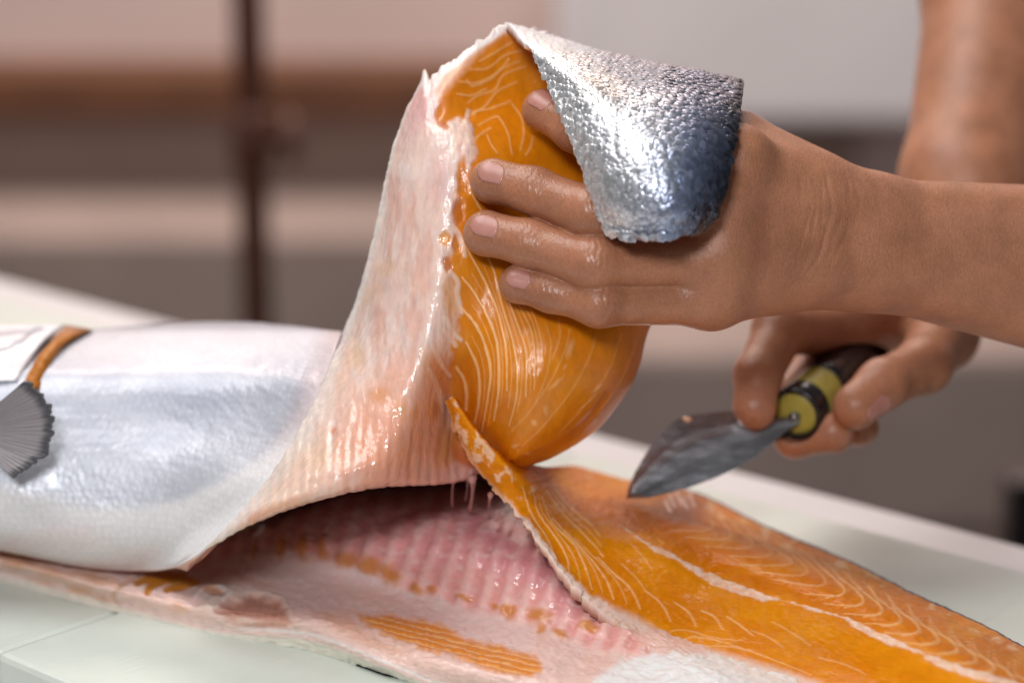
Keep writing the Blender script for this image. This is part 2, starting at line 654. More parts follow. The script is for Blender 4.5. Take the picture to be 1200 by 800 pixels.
def score_board():
    nt = M_BOARD.node_tree
    b = nt.nodes['Principled BSDF']
    tc = node(nt, 'ShaderNodeTexCoord')
    old = b.inputs['Normal'].links[0].from_socket
    prev = old
    for ang, sc in ((38, 60), (-22, 75)):
        mp = node(nt, 'ShaderNodeMapping')
        mp.inputs['Rotation'].default_value = (0, 0, math.radians(ang))
        mp.inputs['Scale'].default_value = (1.0, 0.06, 1.0)
        link(nt, tc.outputs['Object'], mp.inputs['Vector'])
        n_ = noise_node(nt, sc * 4, 2, 0.5, mp.outputs['Vector'])
        bp_ = node(nt, 'ShaderNodeBump')
        bp_.inputs['Strength'].default_value = 0.25
        bp_.inputs['Distance'].default_value = 0.0006
        link(nt, ramp(nt, n_.outputs['Fac'], 0.62, 0.70, 1.0, 0.0), bp_.inputs['Height'])
        link(nt, prev, bp_.inputs['Normal'])
        prev = bp_.outputs['Normal']
    link(nt, prev, b.inputs['Normal'])


score_board()

# far side of the room, seen out of focus
def bpt(px, py, y):
    """point at photograph pixel where the world y is given"""
    d = (y - CAM[1]) / (FWD[1] - (py - 400) * K * UP[1])
    return at_depth(px, py, d)


YB = 3.0
def zrow(py, y):
    return float(bpt(600, py, y)[2])


wall = box('back_wall', (-3.5, YB + 0.30, FLOOR_Z), (3.5, YB + 0.42, 2.4), M_WALL, bevel=0)
wall['kind'] = 'structure'
step = box('stone_ledge', (-3.0, YB - 0.18, FLOOR_Z), (0.10, YB + 0.299, zrow(252, YB)), M_LEDGE, bevel=0.01)
step['label'] = 'pale stone ledge along the back wall behind the brown pipe'; step['category'] = 'ledge'
pan = box('wall_panel', (-3.0, YB + 0.20, zrow(245, YB + .2)), (0.62, YB + 0.298, zrow(120, YB + .2)), M_TAUPE, bevel=0.005)
pan['label'] = 'taupe wall panel below the brown wooden rail'; pan['category'] = 'panel'
rail = box('wooden_rail', (-3.0, YB + 0.12, zrow(136, YB + .12)), (0.66, YB + 0.297, zrow(84, YB + .12)), M_WOOD, bevel=0.01)
rail['label'] = 'brown wooden rail running across the back wall'; rail['category'] = 'rail'
cab = empty('white_cabinet', (0.5, YB, FLOOR_Z), 'white enamel cabinet against the back wall behind the hands', 'cabinet')
x0, x1 = float(bpt(652, 60, YB)[0]), float(bpt(1120, 60, YB)[0])
box('carcass', (x0, YB + 0.02, zrow(150, YB)), (x1 + .8, YB + 0.22, zrow(-140, YB)), M_WHITEBOX, cab, bevel=0.02)
for s in (0.02, 0.98):
    xx = x0 + 0.05 + s * (x1 + .6 - x0)
    box('leg', (xx, YB + 0.1, FLOOR_Z), (xx + 0.05, YB + 0.15, zrow(150, YB) + 0.001), M_WHITEBOX, cab, bevel=0.004)
cr_ = box('low_bench', (-0.05, YB - 0.60, FLOOR_Z), (1.25, YB - 0.25, zrow(392, YB - .5)), M_LEDGE, bevel=0.02)
cr_['label'] = 'low pale bench in front of the white cabinet'; cr_['category'] = 'bench'

pp = bpt(301, 380, 1.5)
pipe = empty('standing_pipe', (pp[0], pp[1], FLOOR_Z), 'dark brown vertical pipe with a clamp, standing behind the table', 'pipe')
V, F = tube([(pp[0], pp[1], FLOOR_Z), (pp[0], pp[1], 0.4), (pp[0], pp[1], 1.6)], [0.0175] * 3, 24)
new_mesh('tube', V, F, M_PIPE, pipe)
cz = float(bpt(301, 163, 1.5)[2])
V, F = tube([(pp[0], pp[1], cz - .035), (pp[0], pp[1], cz - .025), (pp[0], pp[1], cz + .025), (pp[0], pp[1], cz + .035)], [0.019, 0.023, 0.023, 0.019], 24)
new_mesh('clamp', V, F, M_PIPE, pipe)
V, F = tube([(pp[0] + .015, pp[1], cz), (pp[0] + .036, pp[1], cz), (pp[0] + .038, pp[1], cz), (pp[0] + .052, pp[1], cz)], [0.008, 0.008, 0.030, 0.024], 16)
new_mesh('clamp_knob', V, F, M_PIPE, pipe)
bp = bpt(1206, 600, 0.75)
post = empty('black_post', (bp[0], bp[1], FLOOR_Z), 'black square post standing on the floor beyond the table', 'post')
box('upright', (bp[0] - .02, bp[1] - .02, FLOOR_Z + .012), (bp[0] + .02, bp[1] + .02, float(bpt(1206, 556, .75)[2])), M_BLACK, post, bevel=0.003)
box('base_plate', (bp[0] - .08, bp[1] - .08, FLOOR_Z), (bp[0] + .08, bp[1] + .08, FLOOR_Z + .0118), M_BLACK, post, bevel=0.003)
#@@SETTING_END

# ------------------------------------------------------------------ the salmon
fish_at = at_z(450, 700, 0.0)
salmon = empty('salmon', tuple(fish_at), 'large silver salmon cut open, its upper fillet lifted by the hand', 'fish')

ORANGE = np.array((0.67, 0.207, 0.003))
ORANGE_D = np.array((0.56, 0.140, 0.002))
ORANGE_L = np.array((0.75, 0.285, 0.005))
FAT = np.array((0.90, 0.53, 0.24))
PINK = np.array((0.76, 0.50, 0.42))
PALE = np.array((0.82, 0.60, 0.52))
WHITE = np.array((0.84, 0.79, 0.76))
SALMON = np.array((0.70, 0.32, 0.20))
ROSE = np.array((0.66, 0.30, 0.27))
RED = np.array((0.42, 0.09, 0.08))
DARKRED = np.array((0.10, 0.016, 0.014))
SILVER = np.array((0.60, 0.62, 0.68))
SILVER_B = np.array((0.36, 0.39, 0.48))
NAVY = np.array((0.035, 0.045, 0.075))


def znet(rows):
    """rows of (px, py, z) -> control net of (px, py, depth)"""
    C = np.array(rows, float)
    C[..., 2] = depth_of_z(C[..., 0], C[..., 1], C[..., 2])
    return C


# --- silver flank of the head end -------------------------------------------------
def build_flank():
    xs = [-320, -100, 0, 100, 200, 300, 400]
    rows = []
    def zr(pts):
        return [(x, y, float(depth_of_z(x, y, z))) for x, y, z in pts]
    rows.append([(x, 505, 1.30) for x in xs])
    rows.append([(x, 425, 1.27) for x in xs])
    rows.append([(-320, 394, 1.20), (-100, 398, 1.20), (0, 396, 1.20), (100, 396, 1.20), (200, 388, 1.195), (300, 388, 1.185), (402, 398, 1.15)])
    rows.append([(-320, 386, 1.15), (-100, 390, 1.15), (0, 388, 1.15), (100, 388, 1.15), (200, 381, 1.148), (300, 381, 1.14), (400, 391, 1.09)])
    rows.append(zr([(-320, 422, .101), (-100, 428, .100), (0, 430, .100), (100, 432, .100), (200, 430, .101), (300, 430, .1034)]) + [(381, 440, 1.055)])
    rows.append(zr([(-320, 472, .088), (-100, 478, .086), (0, 480, .086), (100, 480, .086), (200, 482, .086), (290, 480, .0896)]) + [(362, 482, 1.04)])
    rows.append(zr([(-320, 505, .078), (-100, 528, .070), (0, 530, .070), (100, 532, .070), (200, 532, .071), (280, 527, .078)]) + [(342, 522, 1.03)])
    rows.append(zr([(-320, 527, .070), (-100, 565, .057), (0, 576, .055), (100, 585, .0515), (200, 581, .055), (268, 568, .0665)]) + [(322, 555, 1.025)])
    rows.append(zr([(-320, 547, .060), (-100, 602, .043), (0, 615, .040), (100, 628, .036), (190, 627, .038), (252, 608, .051)]) + [(298, 587, 1.023)])
    rows.append(zr([(-320, 568, .048), (-100, 622, .029), (0, 637, .026), (100, 655, .0217), (178, 656, .0225), (222, 647, .036)]) + [(262, 622, 1.025)])
    rows.append(zr([(-320, 574, .042), (-100, 628, .021), (0, 645, .018), (100, 665, .014), (165, 669, .015), (200, 666, .023)]) + [(224, 655, 1.035)])
    C = np.array(rows, float)
    G = net(C, 190, 240)
    G[..., 2] = blur_grid(G[..., 2], 45)
    px, py, d = G[..., 0], G[..., 1], G[..., 2]
    p = Paint(px, py, 5.0, 21, 16)
    p.fill(SILVER)
    # bluish-grey upper flank, white belly
    blue = smooth(395, 440, py) * (1 - smooth(500, 560, py)) * (0.5 + 0.5 * fbm(px / 60, py / 35, seed=4, oct=3))
    p.blend(0.9 * blue, SILVER_B * 0.95)
    p.blend(0.65 * (1 - smooth(381, 392, py)) , SILVER_B * .6)
    edge = [(430, 360), (398, 398), (345, 488), (296, 538), (262, 556), (215, 582), (160, 592), (100, 590), (40, 575), (-120, 555)]
    sd = p.poly_sd(edge + [(-120, 700), (500, 700), (460, 380)], True)
    belly = 1 - smooth(-13, 9, sd)
    p.blend(belly, (0.74, 0.72, 0.72))
    d_e, _ = p.line_dist([(403, 393), (372, 470), (342, 522), (298, 587), (262, 622)], 60)
    p.blend(0.7 * (1 - smooth(8, 42, d_e)) * (1 - smooth(480, 560, py)), (0.50, 0.40, 0.42))
    p.blob(75, 634, 45, 16, (0.78, 0.62, 0.59), 0, 0.9, 0.55)
    p.blob(10, 640, 30, 12, (0.75, 0.55, 0.52), 0, 0.9, 0.5)
    rim = smooth(648, 660, py) * (1 - smooth(190, 320, px) * 0)
    lip = 1 - smooth(0, 5, np.abs(np.arange(190)[:, None] - 189) + 0 * px)
    p.blend(0.7 * lip, (0.62, 0.36, 0.25))
    mask = (1 - belly) * 0.95
    mask = np.clip(mask - 0.5 * lip, 0, 1)
    dent = -0.0035 * np.exp(-((px - 235) / 120) ** 2 - ((py - 500) / 38) ** 2)
    P = at_depth(px, py, d)
    n = grid_normals(P)
    P = P + n * (dent + 0.0003 * fbm(px / 18, py / 14, seed=8) * (1 - belly) + 0.00012 * fbm(px / 4, py / 4, seed=9))[..., None]
    nb = blur_grid(n, 12)
    nb /= np.linalg.norm(nb, axis=2, keepdims=True)
    jc = np.broadcast_to(np.linspace(0, 6, 240)[None, :], px.shape)
    back = P - nb * (0.0015 + 0.0075 * (1 - smooth(4.6, 5.9, jc)))[..., None]
    cb = np.broadcast_to(np.array((0.6, 0.3, 0.22)), P.shape).copy()
    return sheet('flank_skin', P, back, [M_SKIN_FISH, M_LINING], salmon, p.c, cb, mask, np.zeros_like(mask))


build_flank()


# --- lower half: open belly cavity -------------------------------------------------
def build_cavity():
    cols = [
        [(-320, 605, 0), (-320, 595, .006), (-320, 586, .010), (-320, 580, .011), (-320, 574, .012), (-320, 568, .012), (-320, 562, .012), (-320, 556, .012)],
        [(0, 682, 0), (0, 669, .004), (0, 657, .011), (0, 648, .012), (0, 640, .012), (0, 632, .012), (0, 625, .012), (0, 618, .012)],
        [(130, 716, 0), (130, 703, .004), (130, 689, .011), (130, 676, .011), (130, 666, .011), (132, 655, .011), (135, 645, .011), (140, 635, .011)],
        [(248, 745, 0), (249, 734, .003), (250, 713, .011), (255, 691, .010), (258, 673, .009), (262, 656, .010), (268, 640, .012), (285, 622, .014)],
        [(362, 765, 0), (363, 744, .008), (368, 725, .014), (375, 699, .012), (375, 668, .011), (375, 632, .025), (378, 595, .030), (385, 568, .020)],
        [(448, 791, 0), (446, 774, .008), (450, 746, .013), (455, 716, .012), (450, 684, .012), (450, 632, .031), (452, 590, .036), (455, 562, .022)],
        [(525, 815, 0), (523, 803, .003), (530, 775, .013), (535, 741, .011), (535, 705, .013), (535, 642, .034), (538, 597, .039), (540, 566, .026)],
        [(625, 832, 0), (625, 821, .003), (630, 796, .011), (635, 765, .011), (635, 730, .013), (630, 668, .030), (618, 622, .035), (605, 588, .024)],
        [(735, 845, 0), (735, 830, .006), (735, 808, .010), (735, 786, .010), (730, 762, .011), (716, 728, .015), (695, 690, .018), (680, 650, .020)],
        [(850, 850, 0), (850, 832, .009), (845, 817, .012), (840, 802, .013), (835, 788, .013), (828, 774, .012), (812, 755, .011), (790, 735, .010)],
        [(960, 880, 0), (960, 857, .006), (955, 842, .008), (950, 827, .009), (945, 813, .009), (940, 803, .008), (925, 785, .006), (905, 765, .005)],
    ]
    cols = [[(c[0][0], c[0][1], -0.0010)] + c[1:] for c in cols]
    C = znet(cols)
    G = net(C, 400, 190)
    px, py, d = G[..., 0], G[..., 1], G[..., 2]
    p = Paint(px, py, 4.5, 31, 9)
    p.fill(np.array((0.82, 0.585, 0.53)))
    st = fbm(px / 26 + py / 60, py / 9, seed=5, oct=4)
    p.blend(0.45 * smooth(-0.1, 0.6, st), PINK)
    # rib wall, pink with pale raised ribs
    ribs = [(215, 668), (300, 645), (350, 646), (420, 664), (480, 690), (560, 716), (640, 734), (700, 760), (760, 765), (735, 735), (700, 700), (640, 600), (560, 540), (300, 540), (230, 640)]
    sd = p.poly_sd(ribs)
    m = 1 - smooth(-7, 7, sd)
    p.blend(m, np.array((0.80, 0.38, 0.35)))
    t = (px + 0.32 * (py - 640)) / 25.5 + 0.25 * fbm(px / 70, py / 70, seed=6)
    rib = 0.5 + 0.5 * np.cos(2 * math.pi * t)
    p.blend(m * smooth(0.35, 0.9, rib) * 0.55 * (1 - smooth(560, 600, py) * 0), np.array((0.88, 0.62, 0.56)))
    p.h += 0.0011 * m * rib * smooth(585, 640, py)
    p.blend(m * (1 - smooth(0.05, 0.4, rib)) * 0.35, ROSE)
    # blood along the back of the cavity; shade under the flap painted in too
    for cx, cy, rx, ry, a, s in [(600, 655, 48, 22, 25, .55), (560, 615, 60, 16, 20, .45), (480, 625, 60, 22, 5, .25), (660, 690, 40, 20, 45, .4), (420, 640, 40, 18, 0, .2), (520, 650, 50, 25, 10, .25)]:
        p.blob(cx, cy, rx, ry, np.array((0.55, 0.19, 0.24)), a, 0.8, s)
    p.blend(smooth(30, -2, py - (610 + 0.35 * np.abs(px - 470) * (px > 470) * .9)) * 0 , RED)
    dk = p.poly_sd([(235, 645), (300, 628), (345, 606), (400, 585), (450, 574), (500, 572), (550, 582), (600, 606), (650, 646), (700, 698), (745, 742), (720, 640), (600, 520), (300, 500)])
    p.blend(0.9 * (1 - smooth(-16, 5, dk)), DARKRED)  # bloodline, with the shade of the gap painted into its dark red
    p.blend(0.35 * m * smooth(0.1, 0.6, fbm(px / 12, py / 7, seed=14)), np.array((0.80, 0.66, 0.62)))
    # pearly membrane
    p.poly([(310, 672), (400, 660), (470, 690), (540, 712), (620, 738), (600, 765), (520, 735), (430, 715), (340, 712)], np.array((0.76, 0.59, 0.57)), 9, 0.7)
    # orange flesh showing between the ribs
    for cx, cy, rx, ry, a in [(330, 640, 6, 16, 5), (355, 640, 7, 17, 0), (379, 642, 6, 14, 0), (407, 655, 13, 10, 15), (433, 661, 13, 11, 30), (458, 672, 14, 10, 40), (489, 690, 9, 6, 20), (508, 690, 6, 5, 0), (597, 716, 10, 8, 20), (632, 722, 14, 8, 25), (634, 737, 6, 5, 0), (545, 700, 9, 4, 20), (580, 712, 6, 4, 20), (655, 742, 8, 4, 20), (690, 735, 12, 6, 20), (300, 640, 4, 12, 5)]:
        p.blob(cx, cy, rx, ry, np.array((0.62, 0.23, 0.035)), a, 0.55, 0.85, 0.0008)
    # rows of flesh under the peeled belly lining
    reg = [(420, 722), (460, 721), (520, 733), (545, 748), (590, 757), (628, 770), (634, 786), (610, 790), (575, 784), (540, 770), (490, 758), (450, 743)]
    sd = p.poly_sd(reg)
    m2 = 1 - smooth(-5, 5, sd)
    p.blend(m2, np.array((0.70, 0.24, 0.035)))
    v = (p.ly - 0.235 * p.lx - 625) / 6.4
    ln = 0.5 + 0.5 * np.cos(2 * math.pi * v)
    p.blend(m2 * smooth(0.62, 0.95, ln) * 0.9, FAT * np.array((1, .9, .85)))
    p.h += m2 * (-0.0004 + 0.0006 * (1 - ln))
    p.poly([(365, 718), (400, 722), (440, 745), (480, 765), (450, 762), (400, 742)], np.array((0.75, 0.42, 0.30)), 6, 0.7)
    # cut pectoral muscle and its neighbours
    p.poly([(228, 690), (262, 684), (300, 690), (330, 700), (342, 718), (330, 738), (300, 740), (265, 732), (240, 712)], np.array((0.80, 0.66, 0.58)), 5, 0.8, 0.0012)
    p.poly([(250, 715), (275, 704), (300, 697), (325, 703), (341, 720), (332, 737), (305, 739), (272, 731)], np.array((0.58, 0.26, 0.19)), 4, 0.9, -0.0025)
    for k in range(8):
        x = 268 + k * 9
        p.line([(x, 735), (x + 3, 718), (x + 8, 702)], 1.0, np.array((0.72, 0.44, 0.36)), 0.3, 0.0003)
    p.blob(287, 728, 14, 5, PALE, 10, 0.5, 0.8, 0.001)
    p.line([(228, 700), (245, 688), (270, 694), (262, 704)], 2.5, WHITE, 0.7, 0.0008)
    p.blob(250, 695, 16, 4, np.array((0.66, 0.32, 0.18)), 8, 0.4, 0.8)
    p.line([(235, 690), (280, 680), (320, 686)], 3, np.array((0.70, 0.40, 0.31)), 0.6)
    for pts in ([(172, 693), (180, 683), (205, 677), (232, 680)], [(196, 690), (215, 684), (230, 681)], [(160, 682), (185, 674), (215, 672)]):
        p.line(pts, 4.6, np.array((0.64, 0.24, 0.015)), 0.95, -0.0008, 2.0)
    p.line([(138, 712), (133, 698), (142, 685), (165, 672)], 2.8, np.array((0.66, 0.40, 0.28)), 0.8, -0.001)
    for cx, cy, rx, ry, s in [(20, 660, 16, 7, .6), (60, 672, 20, 7, .5), (95, 690, 14, 6, .6), (15, 650, 30, 5, .6), (110, 676, 26, 6, .5), (120, 700, 9, 5, .5), (50, 683, 14, 4, .4), (210, 712, 10, 5, .5)]:
        p.blob(cx, cy, rx, ry, np.array((0.70, 0.36, 0.20)), 15, 0.8, min(1, s * 1.4))
    # cream skin turned up along the rim
    jv = np.broadcast_to(np.linspace(0, 7, 190)[None, :], px.shape)
    p.blend((1 - smooth(0.45, 0.95, jv)) * 0.95 * (0.7 + 0.3 * smooth(150, 330, px)), np.array((0.78, 0.75, 0.64)))
    p.blend(np.exp(-((jv - 1.05) / .12) ** 2) * 0.75 * smooth(180, 330, px), WHITE)
    p.blend(smooth(0.9, 1.5, jv) * (1 - smooth(1.6, 2.2, jv)) * 0.3, np.array((0.75, 0.52, 0.40)))
    # bright skin at the tail end
    tail = p.poly_sd([(722, 778), (760, 768), (830, 765), (905, 778), (1000, 800), (1000, 900), (720, 900), (690, 815)])
    p.blend(1 - smooth(-5, 7, tail), np.array((0.80, 0.82, 0.82)))
    p.h += 0.0006 * fbm(px / 10, py / 6, seed=17) + 0.0005 * fbm(px / 4, py / 3, seed=18)
    P = at_depth(px, py, d)
    n = grid_normals(P, (0, -0.3, 1))
    P = P + n * p.h[..., None]
    back = P.copy()
    back[..., 2] = np.maximum(0.0006, P[..., 2] - 0.012)
    back[:, :1, 2] = -0.003
    back += np.array([0, 0.004, 0])
    cb = np.broadcast_to(np.array((0.74, 0.74, 0.66)), P.shape).copy()
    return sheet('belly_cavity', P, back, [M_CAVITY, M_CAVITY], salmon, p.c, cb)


build_cavity()


# --- the lower fillet --------------------------------------------------------------
def build_lower_fillet():
    cols = [
        [(521, 470, .120), (524, 468, .122), (527, 466, .123), (531, 465, .123), (535, 467, .120), (539, 470, .112)],
        [(540, 520, .098), (547, 516, .102), (555, 512, .104), (564, 511, .102), (573, 518, .088), (583, 527, .072)],
        [(577, 573, .073), (586, 568, .076), (597, 561, .077), (610, 556, .072), (622, 552, .054), (632, 546, .042)],
        [(622, 619, .052), (630, 612, .054), (642, 602, .055), (656, 586, .051), (666, 566, .044), (675, 546, .034)],
        [(658, 669, .037), (668, 660, .042), (686, 643, .046), (706, 614, .045), (720, 586, .040), (735, 562, .027)],
        [(702, 713, .022), (720, 700, .030), (747, 674, .040), (775, 640, .041), (794, 606, .036), (812, 575, .020)],
        [(758, 749, .011), (785, 738, .024), (822, 717, .037), (851, 683, .040), (874, 648, .034), (897, 615, .017)],
        [(838, 786, .008), (875, 775, .021), (915, 750, .034), (946, 712, .037), (970, 685, .031), (995, 656, .015)],
        [(920, 816, .006), (960, 805, .019), (1000, 783, .031), (1022, 742, .034), (1043, 717, .028), (1067, 692, .013)],
        [(1060, 860, .012), (1090, 850, .020), (1115, 825, .027), (1140, 789, .030), (1163, 768, .024), (1187, 749, .011)],
        [(1200, 920, .010), (1220, 905, .017), (1240, 885, .024), (1265, 858, .026), (1286, 844, .020), (1310, 826, .010)],
    ]
    def tan_at(py):
        b = (py - 400) * K
        return (math.sin(PITCH) + b * math.cos(PITCH)) / (math.cos(PITCH) - b * math.sin(PITCH))
    for c in cols[3:]:
        for r_ in range(1, 6):
            h0 = (CAM[2] - c[r_ - 1][2]) / tan_at(c[r_ - 1][1])
            if (CAM[2] - c[r_][2]) / tan_at(c[r_][1]) < h0 + 0.007:
                c[r_] = (c[r_][0], c[r_][1], CAM[2] - (h0 + 0.007) * tan_at(c[r_][1]))
    C = znet(cols)
    C[0, :, 2] = [1.036, 1.033, 1.030, 1.030, 1.034, 1.046]
    C[1, :, 2] = [1.036, 1.031, 1.028, 1.029, 1.042, 1.062]
    C[2, :, 2] = [1.037, 1.032, 1.031, 1.035, 1.056, 1.076]
    G = net(C, 420, 230)
    px, py, d = G[..., 0], G[..., 1], G[..., 2]
    jv = np.broadcast_to(np.linspace(0, 5, 230)[None, :], px.shape)
    p = Paint(px, py, 1.6, 41, 7)
    p.fill(ORANGE)
    p.blend(0.40 * smooth(3.0, 3.8, jv), ORANGE_D * 1.1)
    p.blend(0.55 * smooth(-0.2, 0.5, fbm(px / 40, py / 18, seed=7)), ORANGE_L)
    p.blend(0.5 * np.exp(-((jv - 2.55) / .35) ** 2), ORANGE_L)
    p.blend(0.5 * np.exp(-((jv - 3.35) / .22) ** 2), ORANGE_D)
    L1 = [
        [(624, 572), (632, 602), (655, 635), (665, 655), (667, 672)],
        [(612, 570), (622, 600), (640, 628), (652, 655)],
        [(635, 582), (647, 612), (672, 637), (685, 662), (694, 690)],
        [(647, 607), (675, 635), (697, 660), (712, 682), (719, 702)],
        [(640, 575), (660, 602), (680, 622), (695, 637), (707, 652)],
        [(650, 572), (668, 594), (690, 612), (703, 628)],
        [(700, 652), (720, 672), (737, 687), (746, 702), (750, 713)],
        [(757, 692), (775, 707), (786, 727)], [(790, 705), (807, 717), (816, 734)],
        [(822, 715), (837, 722), (847, 737)], [(852, 722), (867, 732), (882, 744)],
        [(775, 748), (790, 738), (812, 740), (837, 747), (870, 750)], [(795, 752), (812, 746), (840, 750), (880, 762)],
        [(880, 738), (900, 746), (918, 758)], [(905, 728), (930, 742), (950, 756)], [(820, 757), (860, 758), (905, 772), (950, 790)],
        [(728, 660), (745, 676), (757, 692)], [(742, 640), (756, 655), (764, 668)], [(960, 770), (990, 778), (1015, 790)],
    ]
    for A_, B_ in ((0, 2), (2, 3), (4, 5), (3, 6)):
        ta = np.linspace(0, 1, 6)
        qa, qb = np.array(L1[A_], float), np.array(L1[B_], float)
        mid = [(catmull(qa, np.array([t * (len(qa) - 1)]))[0] + catmull(qb, np.array([t * (len(qb) - 1)]))[0]) / 2 for t in ta]
        p.line([tuple(q) for q in mid], 0.6, FAT, 0.5, 0.0002, 1.1)
    for i, l in enumerate(L1):
        p.line(l, 0.85 if i < 11 else 0.7, FAT, 0.7 if i < 11 else 0.45, 0.0002, 1.1)
    V = [
        [(785, 621), (825, 622), (836, 616), (832, 607), (824, 600)],
        [(802, 629), (847, 632), (856, 625), (847, 610), (840, 598)],
        [(827, 640), (872, 642), (882, 635), (865, 620), (850, 603)],
        [(857, 651), (895, 652), (903, 645), (882, 627), (860, 607)],
        [(868, 661), (918, 662), (926, 656), (897, 635), (866, 606)],
        [(890, 670), (937, 674), (945, 665), (920, 642), (884, 612)],
        [(905, 678), (957, 686), (966, 677), (937, 650), (905, 622)],
    ]
    for k in range(12):
        s = 1 - 0.035 * k
        bx, by = 966 + 22 * (k + 1), 677 + 11.5 * (k + 1)
        V.append([(bx - 46 * s, by + 3 * s + 4), (bx - 8, by + 9 * s), (bx, by), (bx - 28 * s, by - 26 * s), (bx - 52 * s + 4 * k * .4, by - 47 * s)])
        V.append([(bx - 20, by + 12 * s), (bx + 2, by + 6), (bx - 6, by - 8), (bx - 26, by - 24 * s), (bx - 40 * s, by - 42 * s)])
    for i, l in enumerate(V):
        p.line(l, 0.8, FAT * .95, 0.5, 0.0002, 1.3)
    # white flecks along the dorsal edge
    e = smooth(4.45, 4.75, jv)
    p.blend(e * smooth(0.05, 0.45, fbm(px / 13, py / 10, seed=23)) * 0.8, FAT * np.array((.95, 1, 1.15)))
    # spine line
    S = [(728, 616, 0.2), (745, 628, 1.0), (762, 640, 3.6), (787, 651, 4.6), (798, 657, 1.0), (812, 666, 5.5), (838, 680, 6.5), (868, 691, 6.5), (895, 700, 5), (915, 703, 0.4), (950, 713, 1.4), (985, 722, 0.4), (1002, 731, 4.5), (1030, 745, 6), (1062, 758, 4.5), (1080, 764, 1.0), (1095, 774, 6), (1140, 789, 6), (1200, 806, 5), (1280, 850, 5)]
    S = [(a, b, w * 0.72) for a, b, w in S]
    d_s, w_s = p.line_dist(S)
    d_s = d_s + 2.6 * fbm(px / 7, py / 5, seed=24, oct=3)
    p.blend(0.88 * (1 - smooth(w_s - 1.0, w_s + 1.6, d_s)) * (0.65 + 0.35 * smooth(-.3, .2, fbm(px / 4, py / 4, seed=25))), np.array((0.82, 0.62, 0.50)), 0.0004)
    # dark blood line where the blade has just been
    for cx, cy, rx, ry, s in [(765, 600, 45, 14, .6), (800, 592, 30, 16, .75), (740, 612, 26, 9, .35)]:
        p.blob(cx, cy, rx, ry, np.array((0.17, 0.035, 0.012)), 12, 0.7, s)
    for x, y in [(785, 585), (793, 583), (800, 588), (808, 585), (780, 592)]:
        p.line([(x, y - 6), (x + 2, y), (x + 6, y + 8)], 1.4, np.array((0.8, 0.6, 0.5)), 0.7, 0.0005)
    # pale cut edge facing the cavity
    m = 1 - smooth(0.20, 0.6, jv * (1 + 1.2 * smooth(740, 800, px)) + 0.35 * fbm(px / 9, py / 9, seed=12))
    m = m * smooth(560, 600, py)
    p.blend(m * 0.9, np.array((0.82, 0.68, 0.60)))
    p.blend((1 - smooth(0.2, 0.6, jv + 0.3 * fbm(px / 14, py / 14, seed=13))) * (1 - smooth(590, 620, py)) * .7, np.array((0.74, 0.42, 0.26)))
    p.poly([(700, 700), (722, 712), (745, 722), (772, 738), (790, 753), (850, 765), (960, 799), (955, 806), (850, 776), (790, 768), (760, 776), (690, 735)], np.array((0.76, 0.57, 0.49)), 6, 0.9)
    for k in range(9):
        x = 722 + k * 12
        p.line([(x, 726 + k * 5), (x + 8, 738 + k * 4), (x + 9, 752 + k * 4)], 1.8, np.array((0.70, 0.38, 0.22)), 0.55)
    p.blend(smooth(0.12, 0.42, fbm(px / 8, py / 11, seed=26, oct=3)) * 0.75 * (1 - smooth(560, 620, py)) * smooth(0.2, 0.6, jv) * (1 - smooth(2.6, 3.2, jv)), np.array((0.82, 0.56, 0.38)), 0.0005)
    p.h += 0.0004 * fbm(px / 9, py / 5, seed=19) + 0.00025 * fbm(px / 3, py / 3, seed=20)
    P = at_depth(px, py, d)
    n = grid_normals(P, (0, -0.3, 1))
    P = P + n * p.h[..., None]
    rag = 0.0012 * fbm(px[:, :1] / 6, py[:, :1] / 6, seed=29) * np.exp(-jv / .25)
    P[..., 2] += rag
    P[..., 0] += rag
    ic = np.broadcast_to(np.linspace(0, 10, 420)[:, None], px.shape)
    th = 0.003 + (0.003 + 0.005 * smooth(0, 2, jv) + 0.02 * smooth(3.4, 4.8, jv)) * smooth(2.6, 4.6, ic)
    back = P.copy()
    wz = smooth(1.8, 3.6, ic)
    back[..., 2] = P[..., 2] * (1 - wz) + wz * np.maximum(0.0008, P[..., 2] - th)
    back += FWD * (0.005 * (1 - wz))[..., None]
    cb = np.broadcast_to(np.array((0.10, 0.10, 0.12)), P.shape).copy()
    cb[...] = np.where(((jv < 3.4) | (ic < 5))[..., None], np.array((0.60, 0.34, 0.27)), cb)
    # dark skin shows as a thin line along the dorsal edge
    p.c[180:, -3:] = NAVY * 1.4
    return sheet('lower_fillet', P, back, [M_FLESH, M_FLESH], salmon, p.c, cb)


build_lower_fillet()


